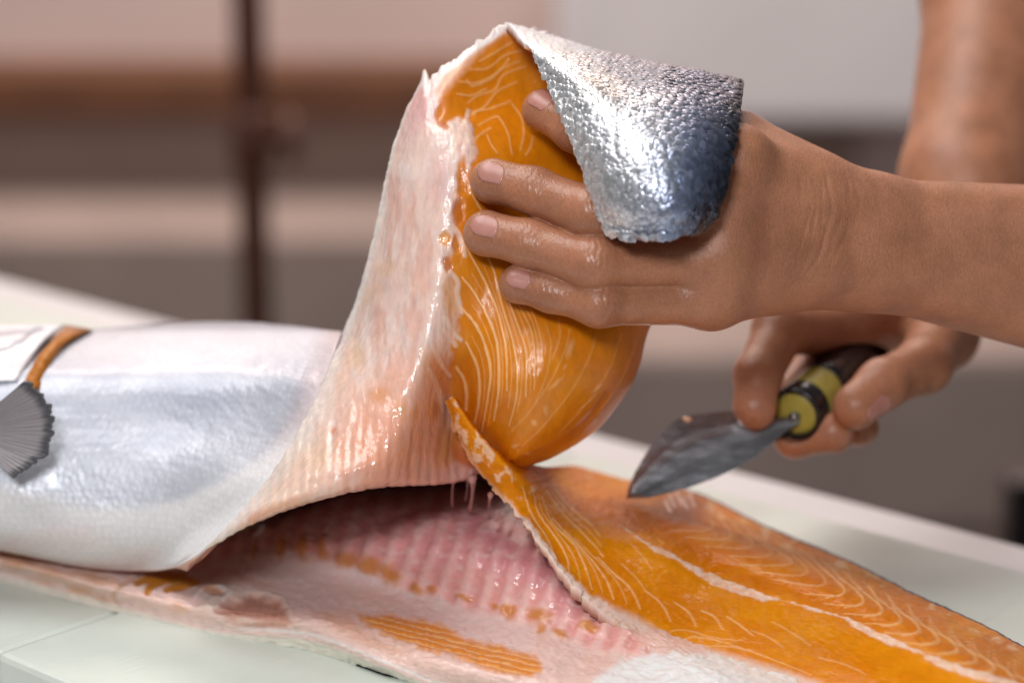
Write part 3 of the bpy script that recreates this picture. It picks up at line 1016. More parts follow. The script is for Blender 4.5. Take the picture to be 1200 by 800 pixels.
# --- the lifted fillet: belly lining and orange flesh ------------------------------
def build_lifted():
    rows = [
        [(497, 91, 1.050), (512, 84, 1.045), (530, 71, 1.045), (550, 56, 1.046), (570, 42, 1.047), (594, 28, 1.047), (650, 47, 1.046), (720, 78, 1.048), (760, 100, 1.055)],
        [(473, 140, 1.048), (488, 136, 1.036), (503, 130, 1.030), (522, 126, 1.030), (560, 116, 1.040), (612, 106, 1.050), (680, 118, 1.056), (745, 138, 1.06), (790, 150, 1.065)],
        [(455, 200, 1.046), (480, 198, 1.028), (512, 197, 1.018), (550, 193, 1.017), (592, 188, 1.026), (642, 186, 1.040), (705, 192, 1.050), (765, 205, 1.060), (800, 215, 1.070)],
        [(441, 270, 1.050), (471, 270, 1.028), (507, 270, 1.014), (541, 270, 1.013), (590, 268, 1.022), (648, 268, 1.030), (718, 276, 1.040), (780, 290, 1.055), (805, 292, 1.075)],
        [(424, 332, 1.054), (462, 333, 1.028), (504, 335, 1.012), (541, 336, 1.013), (590, 335, 1.016), (652, 336, 1.018), (722, 342, 1.027), (775, 345, 1.050), (782, 345, 1.080)],
        [(403, 392, 1.062), (448, 395, 1.028), (497, 399, 1.010), (537, 402, 1.020), (590, 402, 1.008), (655, 405, 1.005), (722, 402, 1.021), (757, 390, 1.055), (757, 390, 1.085)],
        [(374, 460, 1.040), (427, 461, 1.018), (483, 463, 1.008), (530, 452, 1.040), (586, 462, 1.009), (645, 468, 1.006), (705, 462, 1.024), (742, 445, 1.055), (738, 442, 1.085)],
        [(342, 522, 1.028), (402, 519, 1.008), (466, 520, 1.003), (528, 508, 1.048), (575, 512, 1.038), (615, 520, 1.018), (662, 515, 1.034), (704, 499, 1.060), (698, 495, 1.085)],
        [(296, 586, 1.023), (368, 563, 1.001), (445, 552, 1.000), (528, 548, 1.044), (578, 538, 1.050), (604, 545, 1.040), (634, 540, 1.052), (662, 528, 1.068), (655, 522, 1.088)],
        [(252, 632, 1.026), (332, 597, 1.008), (432, 571, 1.012), (530, 564, 1.050), (585, 545, 1.060), (606, 547, 1.058), (628, 541, 1.066), (650, 530, 1.078), (645, 524, 1.092)],
        [(227, 653, 1.035), (325, 588, 1.055), (432, 556, 1.075), (528, 545, 1.085), (585, 540, 1.080), (604, 542, 1.080), (624, 536, 1.085), (642, 526, 1.092), (640, 520, 1.098)],
    ]
    C = np.array(rows, float)
    NU, NV = 430, 400
    G = net(C, NU, NV)
    px, py, d = G[..., 0].copy(), G[..., 1].copy(), G[..., 2]
    iu = np.broadcast_to(np.linspace(0, 10, NU)[:, None], px.shape)
    jv = np.broadcast_to(np.linspace(0, 8, NV)[None, :], px.shape)
    # ragged torn rim along the top
    px0, py0 = px.copy(), py.copy()
    top = np.exp(-iu / 0.12)
    py += top * (4.0 * fbm(px0 / 7, px0 * 0 + 3, seed=33) + 2.0 * fbm(px0 / 2.5, px0 * 0, seed=34))
    py += np.exp(-iu / 0.3) * (-11 * np.exp(-((px0 - 498) / 2.6) ** 2) + 7 * np.exp(-((px0 - 504) / 2.2) ** 2))
    lf = np.exp(-jv / 0.15)
    px += lf * 1.6 * fbm(py0 / 9, py0 * 0 + 1, seed=35)
    p = Paint(px, py, 2.2, 51, 8)
    p.fill(ORANGE)
    p.blend(0.4 * smooth(-0.1, 0.6, fbm(px / 45, py / 45, seed=36)), ORANGE_L)
    # darker, redder towards the rounded right side
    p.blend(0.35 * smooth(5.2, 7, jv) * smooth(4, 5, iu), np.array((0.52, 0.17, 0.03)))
    # pink-orange rim of the flesh at the top
    rimtop = p.poly_sd([(470, 150), (497, 70), (590, 15), (640, 20), (626, 62), (612, 43), (590, 40), (560, 66), (530, 100), (512, 122), (510, 140), (490, 170)])
    p.blend(1 - smooth(-5, 5, rimtop), np.array((0.74, 0.40, 0.25)))
    wr, _ = p.line_dist([(497, 92), (504, 100), (516, 82), (532, 70), (550, 56), (572, 42), (594, 28), (618, 36), (640, 46)], 30)
    p.blend(0.95 * (1 - smooth(5, 11, wr)), WHITE)
    # belly lining
    KL = [(505, 96), (512, 122), (509, 140), (520, 146), (545, 140), (556, 160), (553, 190), (541, 214), (533, 245), (534, 280), (528, 310), (533, 340), (537, 372), (531, 402), (526, 430), (524, 465), (531, 500), (527, 530), (540, 548), (560, 560), (575, 600),
          (400, 700), (180, 700), (180, 640), (300, 560), (380, 380), (430, 200), (470, 120), (490, 85)]
    sdL = p.poly_sd(KL)
    sdL = sdL + 7 * fbm(px / 9, py / 15, seed=37, oct=4) * smooth(120, 160, py)
    lin = 1 - smooth(-5, 5, sdL)
    p.blend(lin, PALE)
    p.h += 0.0008 * (1 - smooth(-14, 5, sdL))
    fib = fbm(px / 9, py / 42, seed=38, oct=4)
    p.blend(lin * 0.75 * smooth(-0.15, 0.5, fib), np.array((0.74, 0.43, 0.34)))
    p.blend(lin * 0.4 * smooth(0.1, 0.6, fbm(px / 16 + 7, py / 50, seed=39)), WHITE)
    p.blend(lin * 0.55 * smooth(0.05, 0.5, fbm(px / 24 + 3, py / 70, seed=47)), np.array((0.80, 0.50, 0.36)))
    low = lin * smooth(440, 530, py)
    p.blend(low * 0.85 * smooth(370, 430, px), np.array((0.76, 0.36, 0.25)))
    p.blend(low * 0.5 * smooth(0.0, 0.5, fbm(px / 5.5, py / 60, seed=40)), np.array((0.80, 0.56, 0.48)))
    p.blend(low * 0.6 * (1 - smooth(330, 420, px)), np.array((0.78, 0.58, 0.44)))
    p.h += 0.00014 * low * np.cos(2 * math.pi * (px + 0.1 * py) / 11.5 + 2 * fbm(px / 30, py / 40, seed=41))
    # yellowish lumps of fat low on the left
    for cx, cy, rx, ry, a, c in [(320, 568, 16, 12, -20, (.72, .48, .36)), (375, 540, 12, 20, 10, (.74, .50, .36)), (368, 566, 14, 8, -20, (.73, .47, .36)), (300, 612, 24, 10, -25, (.56, .22, .16)), (262, 635, 22, 7, -28, (.60, .30, .19)), (345, 590, 18, 6, -20, (.66, .38, .28)),
                                 (392, 506, 4, 5, 0, (.66, .28, .17)), (446, 464, 11, 8, 0, (.74, .36, .17)), (470, 482, 6, 12, 0, (.74, .40, .22)), (485, 485, 5, 8, 0, (.72, .38, .2)), (422, 420, 10, 14, 0, (.78, .52, .36)),
                                 (432, 345, 16, 9, -40, (.76, .52, .38)), (455, 315, 14, 9, -40, (.74, .49, .36)), (502, 425, 8, 18, 0, (.74, .42, .26)), (508, 480, 8, 13, 10, (.62, .24, .03)), (516, 440, 8, 20, -12, (.64, .24, .03)), (527, 350, 7, 28, -8, (.72, .36, .16))]:
        p.blob(cx, cy, rx, ry, np.array(c), a, 0.7, 0.85)
    strip, _ = p.line_dist([(205, 664), (240, 646), (285, 622), (330, 600), (400, 578)], 60)
    p.blend((1 - smooth(6, 16, strip)) * 0.75 * (1 - smooth(330, 410, px)), np.array((0.64, 0.36, 0.23)))
    p.poly([(430, 450), (480, 430), (522, 425), (526, 470), (528, 540), (480, 552), (430, 556), (395, 530)], np.array((0.78, 0.34, 0.19)), 22, 0.4)
    p.blob(492, 120, 20, 26, np.array((0.68, 0.36, 0.37)), -20, 0.8, 0.7)
    p.blob(484, 150, 10, 20, np.array((0.70, 0.42, 0.42)), 15, 0.8, 0.5)
    p.blob(515, 205, 12, 30, np.array((0.68, 0.38, 0.36)), 5, 0.8, 0.5)
    p.blob(498, 96, 5, 14, WHITE, -15, 0.5, 0.8)
    # white left margin of the lifted flap
    p.blend(lin * (1 - smooth(0.0, 0.32, jv)) * 0.8 * (1 - smooth(395, 470, py)), WHITE)
    p.blend(lin * (1 - smooth(0.0, 0.55, jv + 0.12 * fbm(px / 12, py / 12, seed=48))) * 0.75 * smooth(380, 450, py), np.array((0.76, 0.66, 0.62)))
    # orange patches breaking through at the lining's edge, and white strands over the flesh
    for cx, cy, rx, ry, a, c in [(541, 200, 6, 14, 10, ORANGE), (543, 220, 8, 9, 0, ORANGE), (537, 250, 7, 16, 0, ORANGE_D), (535, 285, 6, 10, 0, ORANGE), (522, 280, 6, 8, 0, ORANGE_L), (525, 310, 5, 9, 0, ORANGE_D), (515, 132, 5, 8, 20, ORANGE), (522, 148, 8, 5, 30, ORANGE_D), (550, 135, 7, 6, 0, ORANGE)]:
        p.blob(cx, cy, rx, ry, np.array(c), a, 0.4, 0.85, -0.0006)
    for l in ([(536, 140), (540, 156), (536, 172)], [(528, 150), (532, 166), (530, 185)], [(549, 130), (545, 150), (550, 168)], [(527, 262), (536, 272), (541, 284), (545, 300)], [(528, 318), (536, 330), (536, 345), (541, 366)], [(522, 372), (530, 388), (540, 398)], [(506, 404), (516, 425), (527, 440)], [(502, 432), (512, 455), (518, 480)], [(520, 385), (528, 395), (534, 405)]):
        p.line(l, 2.6, np.array((0.85, 0.62, 0.50)), 0.75, 0.0003, 2.2)
    L = [
        [(535, 430), (544, 445), (547, 460), (546, 482)], [(546, 401), (557, 422), (562, 445), (561, 472), (556, 500)],
        [(540, 360), (557, 380), (569, 405), (575, 435), (572, 465), (565, 505)], [(542, 325), (555, 342), (567, 362), (580, 392), (585, 422), (584, 460), (579, 492)],
        [(542, 282), (555, 305), (572, 337), (582, 362), (591, 397), (594, 425), (594, 457)], [(570, 297), (580, 320), (588, 355), (601, 400), (606, 430), (605, 465), (597, 498)],
        [(588, 330), (600, 362), (614, 402), (617, 430), (616, 464)], [(600, 345), (614, 368), (624, 392), (627, 422), (626, 456)], [(615, 350), (625, 368), (634, 397), (636, 424)],
        [(552, 225), (560, 240), (566, 250)],
    ]
    for i, l in enumerate(L):
        p.line(l, (1.7, 1.4, 1.3, 1.2, 1.0, 0.9, 0.8, 0.6, 0.5, 0.9)[i], FAT, (.9, .9, .85, .8, .75, .7, .65, .55, .4, .7)[i], 0.0003, 1.1)
    for A_, B_ in ((1, 2), (2, 3), (3, 4), (4, 5), (5, 6), (6, 7), (7, 8)):
        qa, qb = np.array(L[A_], float), np.array(L[B_], float)
        mid = [(catmull(qa, np.array([t * (len(qa) - 1)]))[0] + catmull(qb, np.array([t * (len(qb) - 1)]))[0]) / 2 for t in np.linspace(0.15, 1, 7)]
        p.line([tuple(q) for q in mid], 0.45, FAT, 0.42, 0.0001, 1.1)
    for l in ([(668, 385), (662, 410), (646, 445), (622, 480), (600, 505)], [(700, 388), (690, 420), (668, 460), (636, 500), (612, 522)], [(728, 392), (715, 430), (690, 470), (655, 508)], [(745, 398), (733, 435), (708, 475), (672, 512)], [(640, 380), (646, 405), (640, 440), (628, 470)], [(655, 372), (656, 395), (648, 420)]):
        p.line(l, 0.7, np.array((0.84, 0.42, 0.14)), 0.42, 0.0002, 1.6)
    # shallow furrows between the muscle flakes
    fl = 0.5 + 0.5 * np.cos(2 * math.pi * (jv * 3.6 + 0.25 * np.sin(iu * 1.1)))
    p.h += (1 - lin) * 0.00022 * fl * smooth(3.5, 5, iu) * (1 - smooth(4.6, 5.4, jv))
    T = [
        [(550, 82), (572, 80), (592, 65), (615, 59)], [(538, 96), (560, 97), (580, 87), (597, 70)], [(547, 94), (554, 101), (575, 93), (590, 80), (609, 72)],
        [(548, 121), (560, 112), (580, 105), (590, 88), (616, 78)], [(551, 136), (570, 123), (582, 108), (606, 96)], [(560, 147), (580, 137), (586, 140), (595, 156), (600, 180)],
        [(571, 158), (577, 172), (583, 180)], [(600, 122), (611, 137), (614, 155), (610, 176)], [(554, 131), (575, 127), (598, 119)], [(562, 72), (580, 62), (600, 50)], [(536, 110), (552, 112), (570, 104)], [(575, 150), (560, 160), (554, 172)], [(625, 160), (622, 172), (616, 182)],
    ]
    for l in T:
        p.line(l, 0.8, np.array((0.84, 0.48, 0.20)), 0.62, 0.0002, 1.3)
    # small bits of white tissue on the bulge
    for cx, cy, rx, ry, a in [(652, 448, 10, 2.2, -45), (668, 408, 3, 9, 15), (640, 481, 3, 5, 0), (626, 496, 4, 3, 40), (700, 455, 8, 2, -40), (662, 430, 4, 1.5, -50), (604, 522, 4, 1.5, -20), (620, 532, 5, 2, -20), (690, 470, 14, 1.2, -42)]:
        p.blob(cx, cy, rx, ry, np.array((0.80, 0.45, 0.20)), a, 0.8, 0.55, 0.0003)
    # lower slit of the bulge
    p.line([(592, 546), (640, 527), (680, 500), (712, 462)], 3.0, ORANGE_D, 0.5, -0.0016, 4)
    # bloody attachment low in the cavity
    p.blob(550, 535, 26, 22, np.array((0.44, 0.10, 0.05)), 20, 0.8, 0.75)
    p.blob(535, 555, 34, 9, np.array((0.66, 0.36, 0.32)), 0, 0.7, 0.8)
    p.blob(520, 520, 10, 26, np.array((0.62, 0.25, 0.06)), 0, 0.8, 0.7)
    # fine relief over the flesh, stronger on the lining
    p.h += 0.0003 * fbm(px / 14, py / 18, seed=44) + lin * 0.0004 * fbm(px / 10, py / 40, seed=45)
    P = at_depth(px, py, d)
    n = grid_normals(P)
    P = P + n * p.h[..., None]
    nb = blur_grid(n, 30)
    nb /= np.linalg.norm(nb, axis=2, keepdims=True)
    th = 0.0012 + 0.009 * smooth(0.1, 3, jv) + 0.006 * smooth(3, 6, jv)
    th = th * (1 - 0.9 * smooth(8.2, 9.4, iu))
    back = P - (0.5 * nb + 0.5 * (-FWD)) * th[..., None] * 1.15
    cb = np.broadcast_to(SILVER * .9, P.shape).copy()
    cb += np.maximum(smooth(6.2, 7.2, jv) * smooth(3.5, 5, iu), smooth(6.8, 8, iu) * smooth(1, 3, jv))[..., None] * (ORANGE_D - cb)
    p.blend(smooth(9.2, 9.7, iu) * smooth(0.4, 1.2, jv), RED * .5)
    mf = np.zeros_like(px)
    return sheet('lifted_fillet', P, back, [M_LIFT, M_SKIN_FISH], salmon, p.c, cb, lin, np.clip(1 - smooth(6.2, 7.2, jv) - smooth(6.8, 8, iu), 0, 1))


def make_lift_mat():
    """wetter and bumpier where the mask says belly lining, smoother on the flesh"""
    m, nt, b = mat_new('lifted_fillet_flesh')
    at = node(nt, 'ShaderNodeAttribute', attribute_name='col')
    mk = node(nt, 'ShaderNodeAttribute', attribute_name='mask')
    tc = node(nt, 'ShaderNodeTexCoord')
    mp = node(nt, 'ShaderNodeMapping')
    mp.inputs['Scale'].default_value = (1.0, 1.0, 0.4)
    link(nt, tc.outputs['Object'], mp.inputs['Vector'])
    n1 = noise_node(nt, 240, 5, 0.6, mp.outputs['Vector'])
    mx = node(nt, 'ShaderNodeMix', data_type='RGBA', blend_type='MULTIPLY')
    mx.inputs['Factor'].default_value = 1.0
    cmb = node(nt, 'ShaderNodeCombineColor')
    f = ramp(nt, n1.outputs['Fac'], 0.3, 0.7, 0.91, 1.09)
    for i in range(3):
        link(nt, f, cmb.inputs[i])
    link(nt, at.outputs['Color'], mx.inputs['A'])
    link(nt, cmb.outputs['Color'], mx.inputs['B'])
    link(nt, mx.outputs['Result'], b.inputs['Base Color'])
    link(nt, ramp(nt, mk.outputs['Fac'], 0, 1, 0.34, 0.32), b.inputs['Roughness'])
    b.inputs['Subsurface Weight'].default_value = 0.3
    b.inputs['Subsurface Radius'].default_value = (1.0, 0.4, 0.15)
    b.inputs['Subsurface Scale'].default_value = 0.004
    link(nt, ramp(nt, mk.outputs['Fac'], 0, 1, 0.12, 0.8), b.inputs['Coat Weight'])
    b.inputs['Coat Roughness'].default_value = 0.07
    nA = noise_node(nt, 150, 2, 0.5, mp.outputs['Vector'])
    nB = noise_node(nt, 430, 2, 0.5, mp.outputs['Vector'])
    nC = noise_node(nt, 1500, 3, 0.5, tc.outputs['Object'])
    mA = node(nt, 'ShaderNodeMath', operation='MULTIPLY')
    link(nt, nA.outputs['Fac'], mA.inputs[0]); link(nt, ramp(nt, mk.outputs['Fac'], 0, 1, 0.35, 1.0), mA.inputs[1])
    mB = node(nt, 'ShaderNodeMath', operation='MULTIPLY')
    link(nt, nB.outputs['Fac'], mB.inputs[0]); link(nt, ramp(nt, mk.outputs['Fac'], 0, 1, 0.4, 1.0), mB.inputs[1])
    nrm = bump_chain(nt, b, [(mA.outputs[0], 0.25, 0.0014), (mB.outputs[0], 0.15, 0.0005)])
    nD = noise_node(nt, 260, 2, 0.5, mp.outputs['Vector'])
    bump_chain(nt, b, [(nD.outputs['Fac'], 0.7, 0.0018), (nB.outputs['Fac'], 0.3, 0.0006)], 'Coat Normal')
    return m


M_LIFT = make_lift_mat()
build_lifted()


# --- the tail end of the fillet folded over the hand, skin outwards ---------------
def build_fold():
    rows = [
        [(640, 120, 1.075), (690, 135, 1.072), (750, 140, 1.072), (805, 140, 1.075), (860, 150, 1.08)],
        [(596, 40, 1.066), (650, 58, 1.064), (720, 76, 1.062), (800, 92, 1.062), (868, 106, 1.066)],
        [(596, 27, 1.046), (650, 43, 1.043), (720, 63, 1.040), (800, 80, 1.038), (872, 95, 1.042)],
        [(613, 48, 1.020), (664, 70, 1.006), (730, 93, .998), (800, 111, .996), (869, 126, 1.004)],
        [(640, 95, 1.005), (690, 118, .984), (745, 138, .972), (805, 153, .971), (863, 165, .984)],
        [(668, 165, .986), (708, 184, .968), (755, 194, .957), (805, 203, .957), (854, 210, .972)],
        [(690, 225, .976), (722, 234, .962), (762, 239, .954), (802, 243, .955), (844, 246, .971)],
        [(711, 274, .974), (740, 275, .964), (770, 278, .958), (802, 272, .960), (833, 267, .975)],
    ]
    C = np.array(rows, float)
    NU, NV = 210, 180
    G = net(C, NU, NV)
    px, py, d = G[..., 0].copy(), G[..., 1].copy(), G[..., 2]
    iu = np.broadcast_to(np.linspace(0, 7, NU)[:, None], px.shape)
    jv = np.broadcast_to(np.linspace(0, 4, NV)[None, :], px.shape)
    px = px + np.exp(-jv / .12) * 3.0 * fbm(py / 9, py * 0, seed=61) + np.exp(-(4 - jv) / .12) * 2.0 * fbm(py / 7, py * 0 + 5, seed=62)
    py = py + np.exp(-(7 - iu) / .18) * 4.0 * fbm(px / 8, px * 0, seed=63)
    p = Paint(px, py, 4, 64, 14)
    def colour(p):
        p.fill(np.array((0.66, 0.68, 0.72)))
        t = (p.x - 600) / 270 + 0.0 * p.y
        p.blend(smooth(735, 835, p.x + 0.18 * (p.y - 150)) * 0.85, np.array((0.13, 0.19, 0.38)))
        p.blend(smooth(795, 852, p.x + 0.16 * (p.y - 180)) * 0.85, NAVY * 0.9)
        p.blend((1 - smooth(75, 150, p.y - 0.14 * (p.x - 700))) * 0.75 * smooth(650, 740, p.x), np.array((0.20, 0.21, 0.27)))
        p.blob(705, 102, 32, 16, np.array((0.45, 0.37, 0.30)), 20, 0.8, 0.6)
        p.blob(670, 75, 34, 14, np.array((0.60, 0.55, 0.52)), 25, 0.8, 0.7)
        p.blob(640, 52, 28, 12, np.array((0.74, 0.70, 0.68)), 25, 0.8, 0.7)
        d_, _ = p.line_dist([(612, 46), (640, 95), (668, 165), (690, 225), (711, 274)], 40)
        p.blend((1 - smooth(4, 34, d_)) * 0.75, np.array((0.78, 0.78, 0.78)))
        d2, _ = p.line_dist([(868, 100), (860, 160), (848, 215), (838, 268)], 40)
        p.blend((1 - smooth(3, 10, d2)) * 0.85, NAVY * .5)
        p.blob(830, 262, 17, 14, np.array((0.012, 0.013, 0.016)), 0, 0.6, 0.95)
    colour(p)
    # faint lateral line
    p.line([(760, 140), (767, 190), (766, 230), (763, 272)], 0.9, NAVY * 2, 0.5, -0.0003, 1.0, False)
    P = at_depth(px, py, d)
    n = grid_normals(P)
    P = P + n * (0.0004 * fbm(px / 12, py / 12, seed=65) + 0.00025 * fbm(px / 4, py / 4, seed=66))[..., None]
    nb = blur_grid(n, 10)
    nb /= np.linalg.norm(nb, axis=2, keepdims=True)
    th = 0.0035 + 0 * px
    back = P - nb * th[..., None]
    cb = np.broadcast_to(np.array((0.62, 0.24, 0.10)), P.shape).copy()
    mask = 0.55 + 0 * px
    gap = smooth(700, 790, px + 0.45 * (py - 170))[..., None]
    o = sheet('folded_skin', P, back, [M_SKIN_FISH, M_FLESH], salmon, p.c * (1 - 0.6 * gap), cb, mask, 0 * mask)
    # scales, overlapping in rows; one sort of scale, so many that they are one part
    base = []
    rings = [(0.0, 0.14), (0.55, 0.12), (0.88, 0.05), (1.0, -0.08)]
    seg = 9
    tv = [(0, 0, 0.14)]
    tf = []
    for r, z in rings[1:]:
        for k in range(seg):
            a = 2 * math.pi * k / seg
            tv.append((r * math.cos(a), r * math.sin(a), z))
    for k in range(seg):
        tf.append([0, 1 + k, 1 + (k + 1) % seg, 1 + (k + 1) % seg])
    for q in range(2):
        for k in range(seg):
            a, b = 1 + q * seg + k, 1 + q * seg + (k + 1) % seg
            tf.append([a, a + seg, b + seg, b])
    tv = np.array(tv)
    V, Fq, Cc = [], [], []
    S = 0.0022
    def place(u, v, sz, extra=0.0, tilt=None):
        iu_, jv_ = u * (NU - 1), v * (NV - 1)
        i, j = min(int(iu_), NU - 2), min(int(jv_), NV - 2)
        fu, fv = iu_ - i, jv_ - j
        c = (P[i, j] * (1 - fu) * (1 - fv) + P[i + 1, j] * fu * (1 - fv) + P[i, j + 1] * (1 - fu) * fv + P[i + 1, j + 1] * fu * fv)
        N = nb[i, j]
        t = P[i + 1, j] - P[i, j]; t = t / np.linalg.norm(t)
        b = np.cross(N, t)
        # long axis along the fish, free edge towards the tail
        tl = tilt if tilt is not None else (RNG.uniform(-.20, .08), RNG.uniform(-.15, .15))
        N2 = N + b * tl[1] + t * (tl[0] + 0.10); N2 /= np.linalg.norm(N2)
        t2 = t - N2 * (t @ N2); t2 /= np.linalg.norm(t2)
        b2 = np.cross(N2, t2)
        q = c + N * (0.0003 + extra) + sz * (tv[:, :1] * t2 * 1.12 + tv[:, 1:2] * b2 * 0.95 + tv[:, 2:3] * N2 * 0.75)
        base_i = len(V) * len(tv)
        V.append(q)
        Fq.append(np.array(tf) + base_i)
        xx, yy, _ = project(c[None])
        pp_ = Paint(xx + RNG.normal(0, 5), yy + RNG.normal(0, 5), 0, 1)
        colour(pp_)
        k = RNG.uniform(0.75, 1.2)
        Cc.append(np.repeat(np.clip(pp_.c * k, 0, 0.92), len(tv), 0))
    nr = 58
    for r in range(nr):
        u = 0.24 + 0.755 * (r + 0.5) / nr
        ncols = 48
        for k in range(ncols):
            v = (k + 0.5 + 0.5 * (r % 2) + RNG.uniform(-.12, .12)) / (ncols + 0.5)
            if v > 0.985:
                continue
            uu = min(0.998, u + RNG.uniform(-.2, .2) / nr)
            xx = px[int(uu * (NU - 1)), int(v * (NV - 1))]; yy = py[int(uu * (NU - 1)), int(v * (NV - 1))]
            dens = 0.25 + 0.75 * smooth(690, 770, xx + 0.45 * (yy - 170))
            if yy < 100:
                dens *= 0.35 + 0.4 * smooth(720, 800, xx)
            edge_ = xx + 0.45 * (yy - 170) + 22 * float(vnoise(np.array([uu * 9]), np.array([v * 9]), seed=99)[0])
            if edge_ < 716 or (yy < 106 and edge_ < 755) or RNG.random() < 0.06:
                if yy > 60 and RNG.random() < 0.8:
                    place(uu, v, S * RNG.uniform(.62, .85), -0.0003, (RNG.uniform(-.10, -.02), RNG.uniform(-.04, .04)))
                continue
            big = 0.75 + 0.45 * smooth(680, 790, xx) * smooth(60, 150, yy - 0.1 * (xx - 700))
            place(uu, v, S * big * RNG.uniform(.8, 1.18))
    for k in range(26):      # loose ones hanging on the lower rim
        place(0.998, RNG.uniform(0.02, 0.55), S * RNG.uniform(.8, 1.1), RNG.uniform(0, 0.0015), (RNG.uniform(-.5, .5), RNG.uniform(-.4, .4)))
    V = np.vstack(V); Fq = np.vstack(Fq); Cc = np.vstack(Cc)
    faces = [list(dict.fromkeys(f)) for f in Fq.tolist()]
    s = new_mesh('scales', V, faces, M_SCALE, o, Cc)
    s['kind'] = 'stuff'
    return o


build_fold()


def build_light_blocker():  # dark sheet added behind the flap to keep light out of the cavity
    rows = [[(385, 425, 1.085), (440, 412, 1.056), (500, 425, 1.050), (560, 455, 1.056)],
            [(370, 475, 1.080), (430, 470, 1.068), (500, 480, 1.066), (580, 500, 1.080)],
            [(320, 535, 1.110), (420, 525, 1.120), (500, 530, 1.125), (597, 532, 1.120)],
            [(290, 595, 1.195), (420, 566, 1.240), (510, 566, 1.245), (610, 576, 1.215)]]
    G = net(np.array(rows, float), 60, 60)
    P = at_depth(G[..., 0], G[..., 1], G[..., 2])
    n = grid_normals(P)
    P = P + n * (0.0012 * fbm(G[..., 0] / 14, G[..., 1] / 14, seed=77))[..., None]
    c = np.broadcast_to(np.array((0.15, 0.026, 0.020)), P.shape) * (1 + 0.4 * fbm(G[..., 0] / 20, G[..., 1] / 20, seed=78))[..., None]
    sheet('cavity_light_blocker', P, P + FWD * 0.02, [M_CAVITY], salmon, c, c)


build_light_blocker()


# --- fin, gill cover, torn strands ------------------------------------------------
def build_fin():
    m, nt, b = mat_new('dark_fin')
    at = node(nt, 'ShaderNodeAttribute', attribute_name='col')
    link(nt, at.outputs['Color'], b.inputs['Base Color'])
    b.inputs['Roughness'].default_value = 0.45
    tc = node(nt, 'ShaderNodeTexCoord')
    bump_chain(nt, b, [(noise_node(nt, 400, 3, 0.6, tc.outputs['Object']).outputs['Fac'], 0.3, 0.0008)])
    NR, NT = 60, 90
    r = np.linspace(0, 1, NR)[:, None]
    t = np.linspace(0, 1, NT)[None, :]
    root = np.array((-42, 505.0))
    ang = np.radians(-44 + 92 * t)              # fan of rays
    length = 96 + 12 * np.sin(math.pi * t) - 12 * t
    rag = 1 + 0.07 * fbm(t * 26 + 0 * r, 0 * r + t * 0, seed=73, oct=2) * smooth(0.8, 1.0, r) + 0.05 * fbm(t * 14 + 0 * r, r * 2, seed=71)
    x = root[0] + r * length * np.cos(ang) * rag
    y = root[1] + r * length * np.sin(ang) * rag * 0.86
    d = 1.062 - 0.014 * r + 0.0 * t
    ray = 0.5 + 0.5 * np.cos(t * 2 * math.pi * 26 + 3 * fbm(t * 6, t * 0, seed=72))
    P = at_depth(x, y, d + 0 * x)
    n = grid_normals(P)
    P = P + n * (0.0004 * ray * (1 - 0.3 * r))[..., None]
    c = np.zeros(P.shape)
    c[...] = np.array((0.27, 0.245, 0.255))
    c *= (0.88 + 0.24 * ray)[..., None]
    c += smooth(0.45, 0.2, r)[..., None] * (np.array((0.6, 0.5, 0.44)) - c)
    dk = smooth(0.86, 0.97, r + 0 * t)
    c += dk[..., None] * (np.array((0.07, 0.068, 0.075)) - c)
    c = np.clip(c, 0, 1)
    back = P - n * 0.0012
    sheet('pectoral_fin', P, back, [m, m], salmon, c, c * .8)


build_fin()


def ribbon(name, left, right, d_left, d_right, bulge, mat, cfun, nu=60, nv=24, th=0.004, use_mask=None):
    """a plump strip between two outlines given by pixels and their depth"""
    A = catmull(np.array([(*q, dd) for q, dd in zip(left, d_left)], float), np.linspace(0, len(left) - 1, nu))
    B = catmull(np.array([(*q, dd) for q, dd in zip(right, d_right)], float), np.linspace(0, len(right) - 1, nu))
    t = np.linspace(0, 1, nv)[None, :, None]
    G = A[:, None] * (1 - t) + B[:, None] * t
    G[..., 2] -= bulge * np.sin(math.pi * t[..., 0])
    P = at_depth(G[..., 0], G[..., 1], G[..., 2])
    n = grid_normals(P)
    P = P + n * (0.0004 * fbm(G[..., 0] / 5, G[..., 1] / 5, seed=81))[..., None]
    back = P + FWD * th
    c = cfun(G[..., 0], G[..., 1], np.broadcast_to(t[..., 0], G.shape[:2]))
    mk = None if use_mask is None else np.full(G.shape[:2], use_mask)
    return sheet(name, P, back, [mat], salmon, c, c * .8, mk, mk)


# cut behind the gills: an orange crescent
def crescent_col(x, y, t):
    c = np.zeros(x.shape + (3,)); c[...] = (0.42, 0.15, 0.02)
    k = (1 - smooth(378, 396, y))[..., None]
    c += k * (np.array((0.30, 0.16, 0.11)) - c)
    return c * (1 + 0.25 * fbm(x / 5, y / 8, seed=82))[..., None]


ribbon('collar_cut', [(78, 381), (66, 392), (58, 402), (44, 418), (32, 440), (26, 452)], [(106, 386), (88, 394), (74, 404), (62, 422), (52, 444), (48, 456)],
       [1.138, 1.124, 1.111, 1.098, 1.086, 1.080], [1.140, 1.126, 1.113, 1.100, 1.088, 1.082], 0.004, M_FLESH, crescent_col, 60, 24, 0.010)


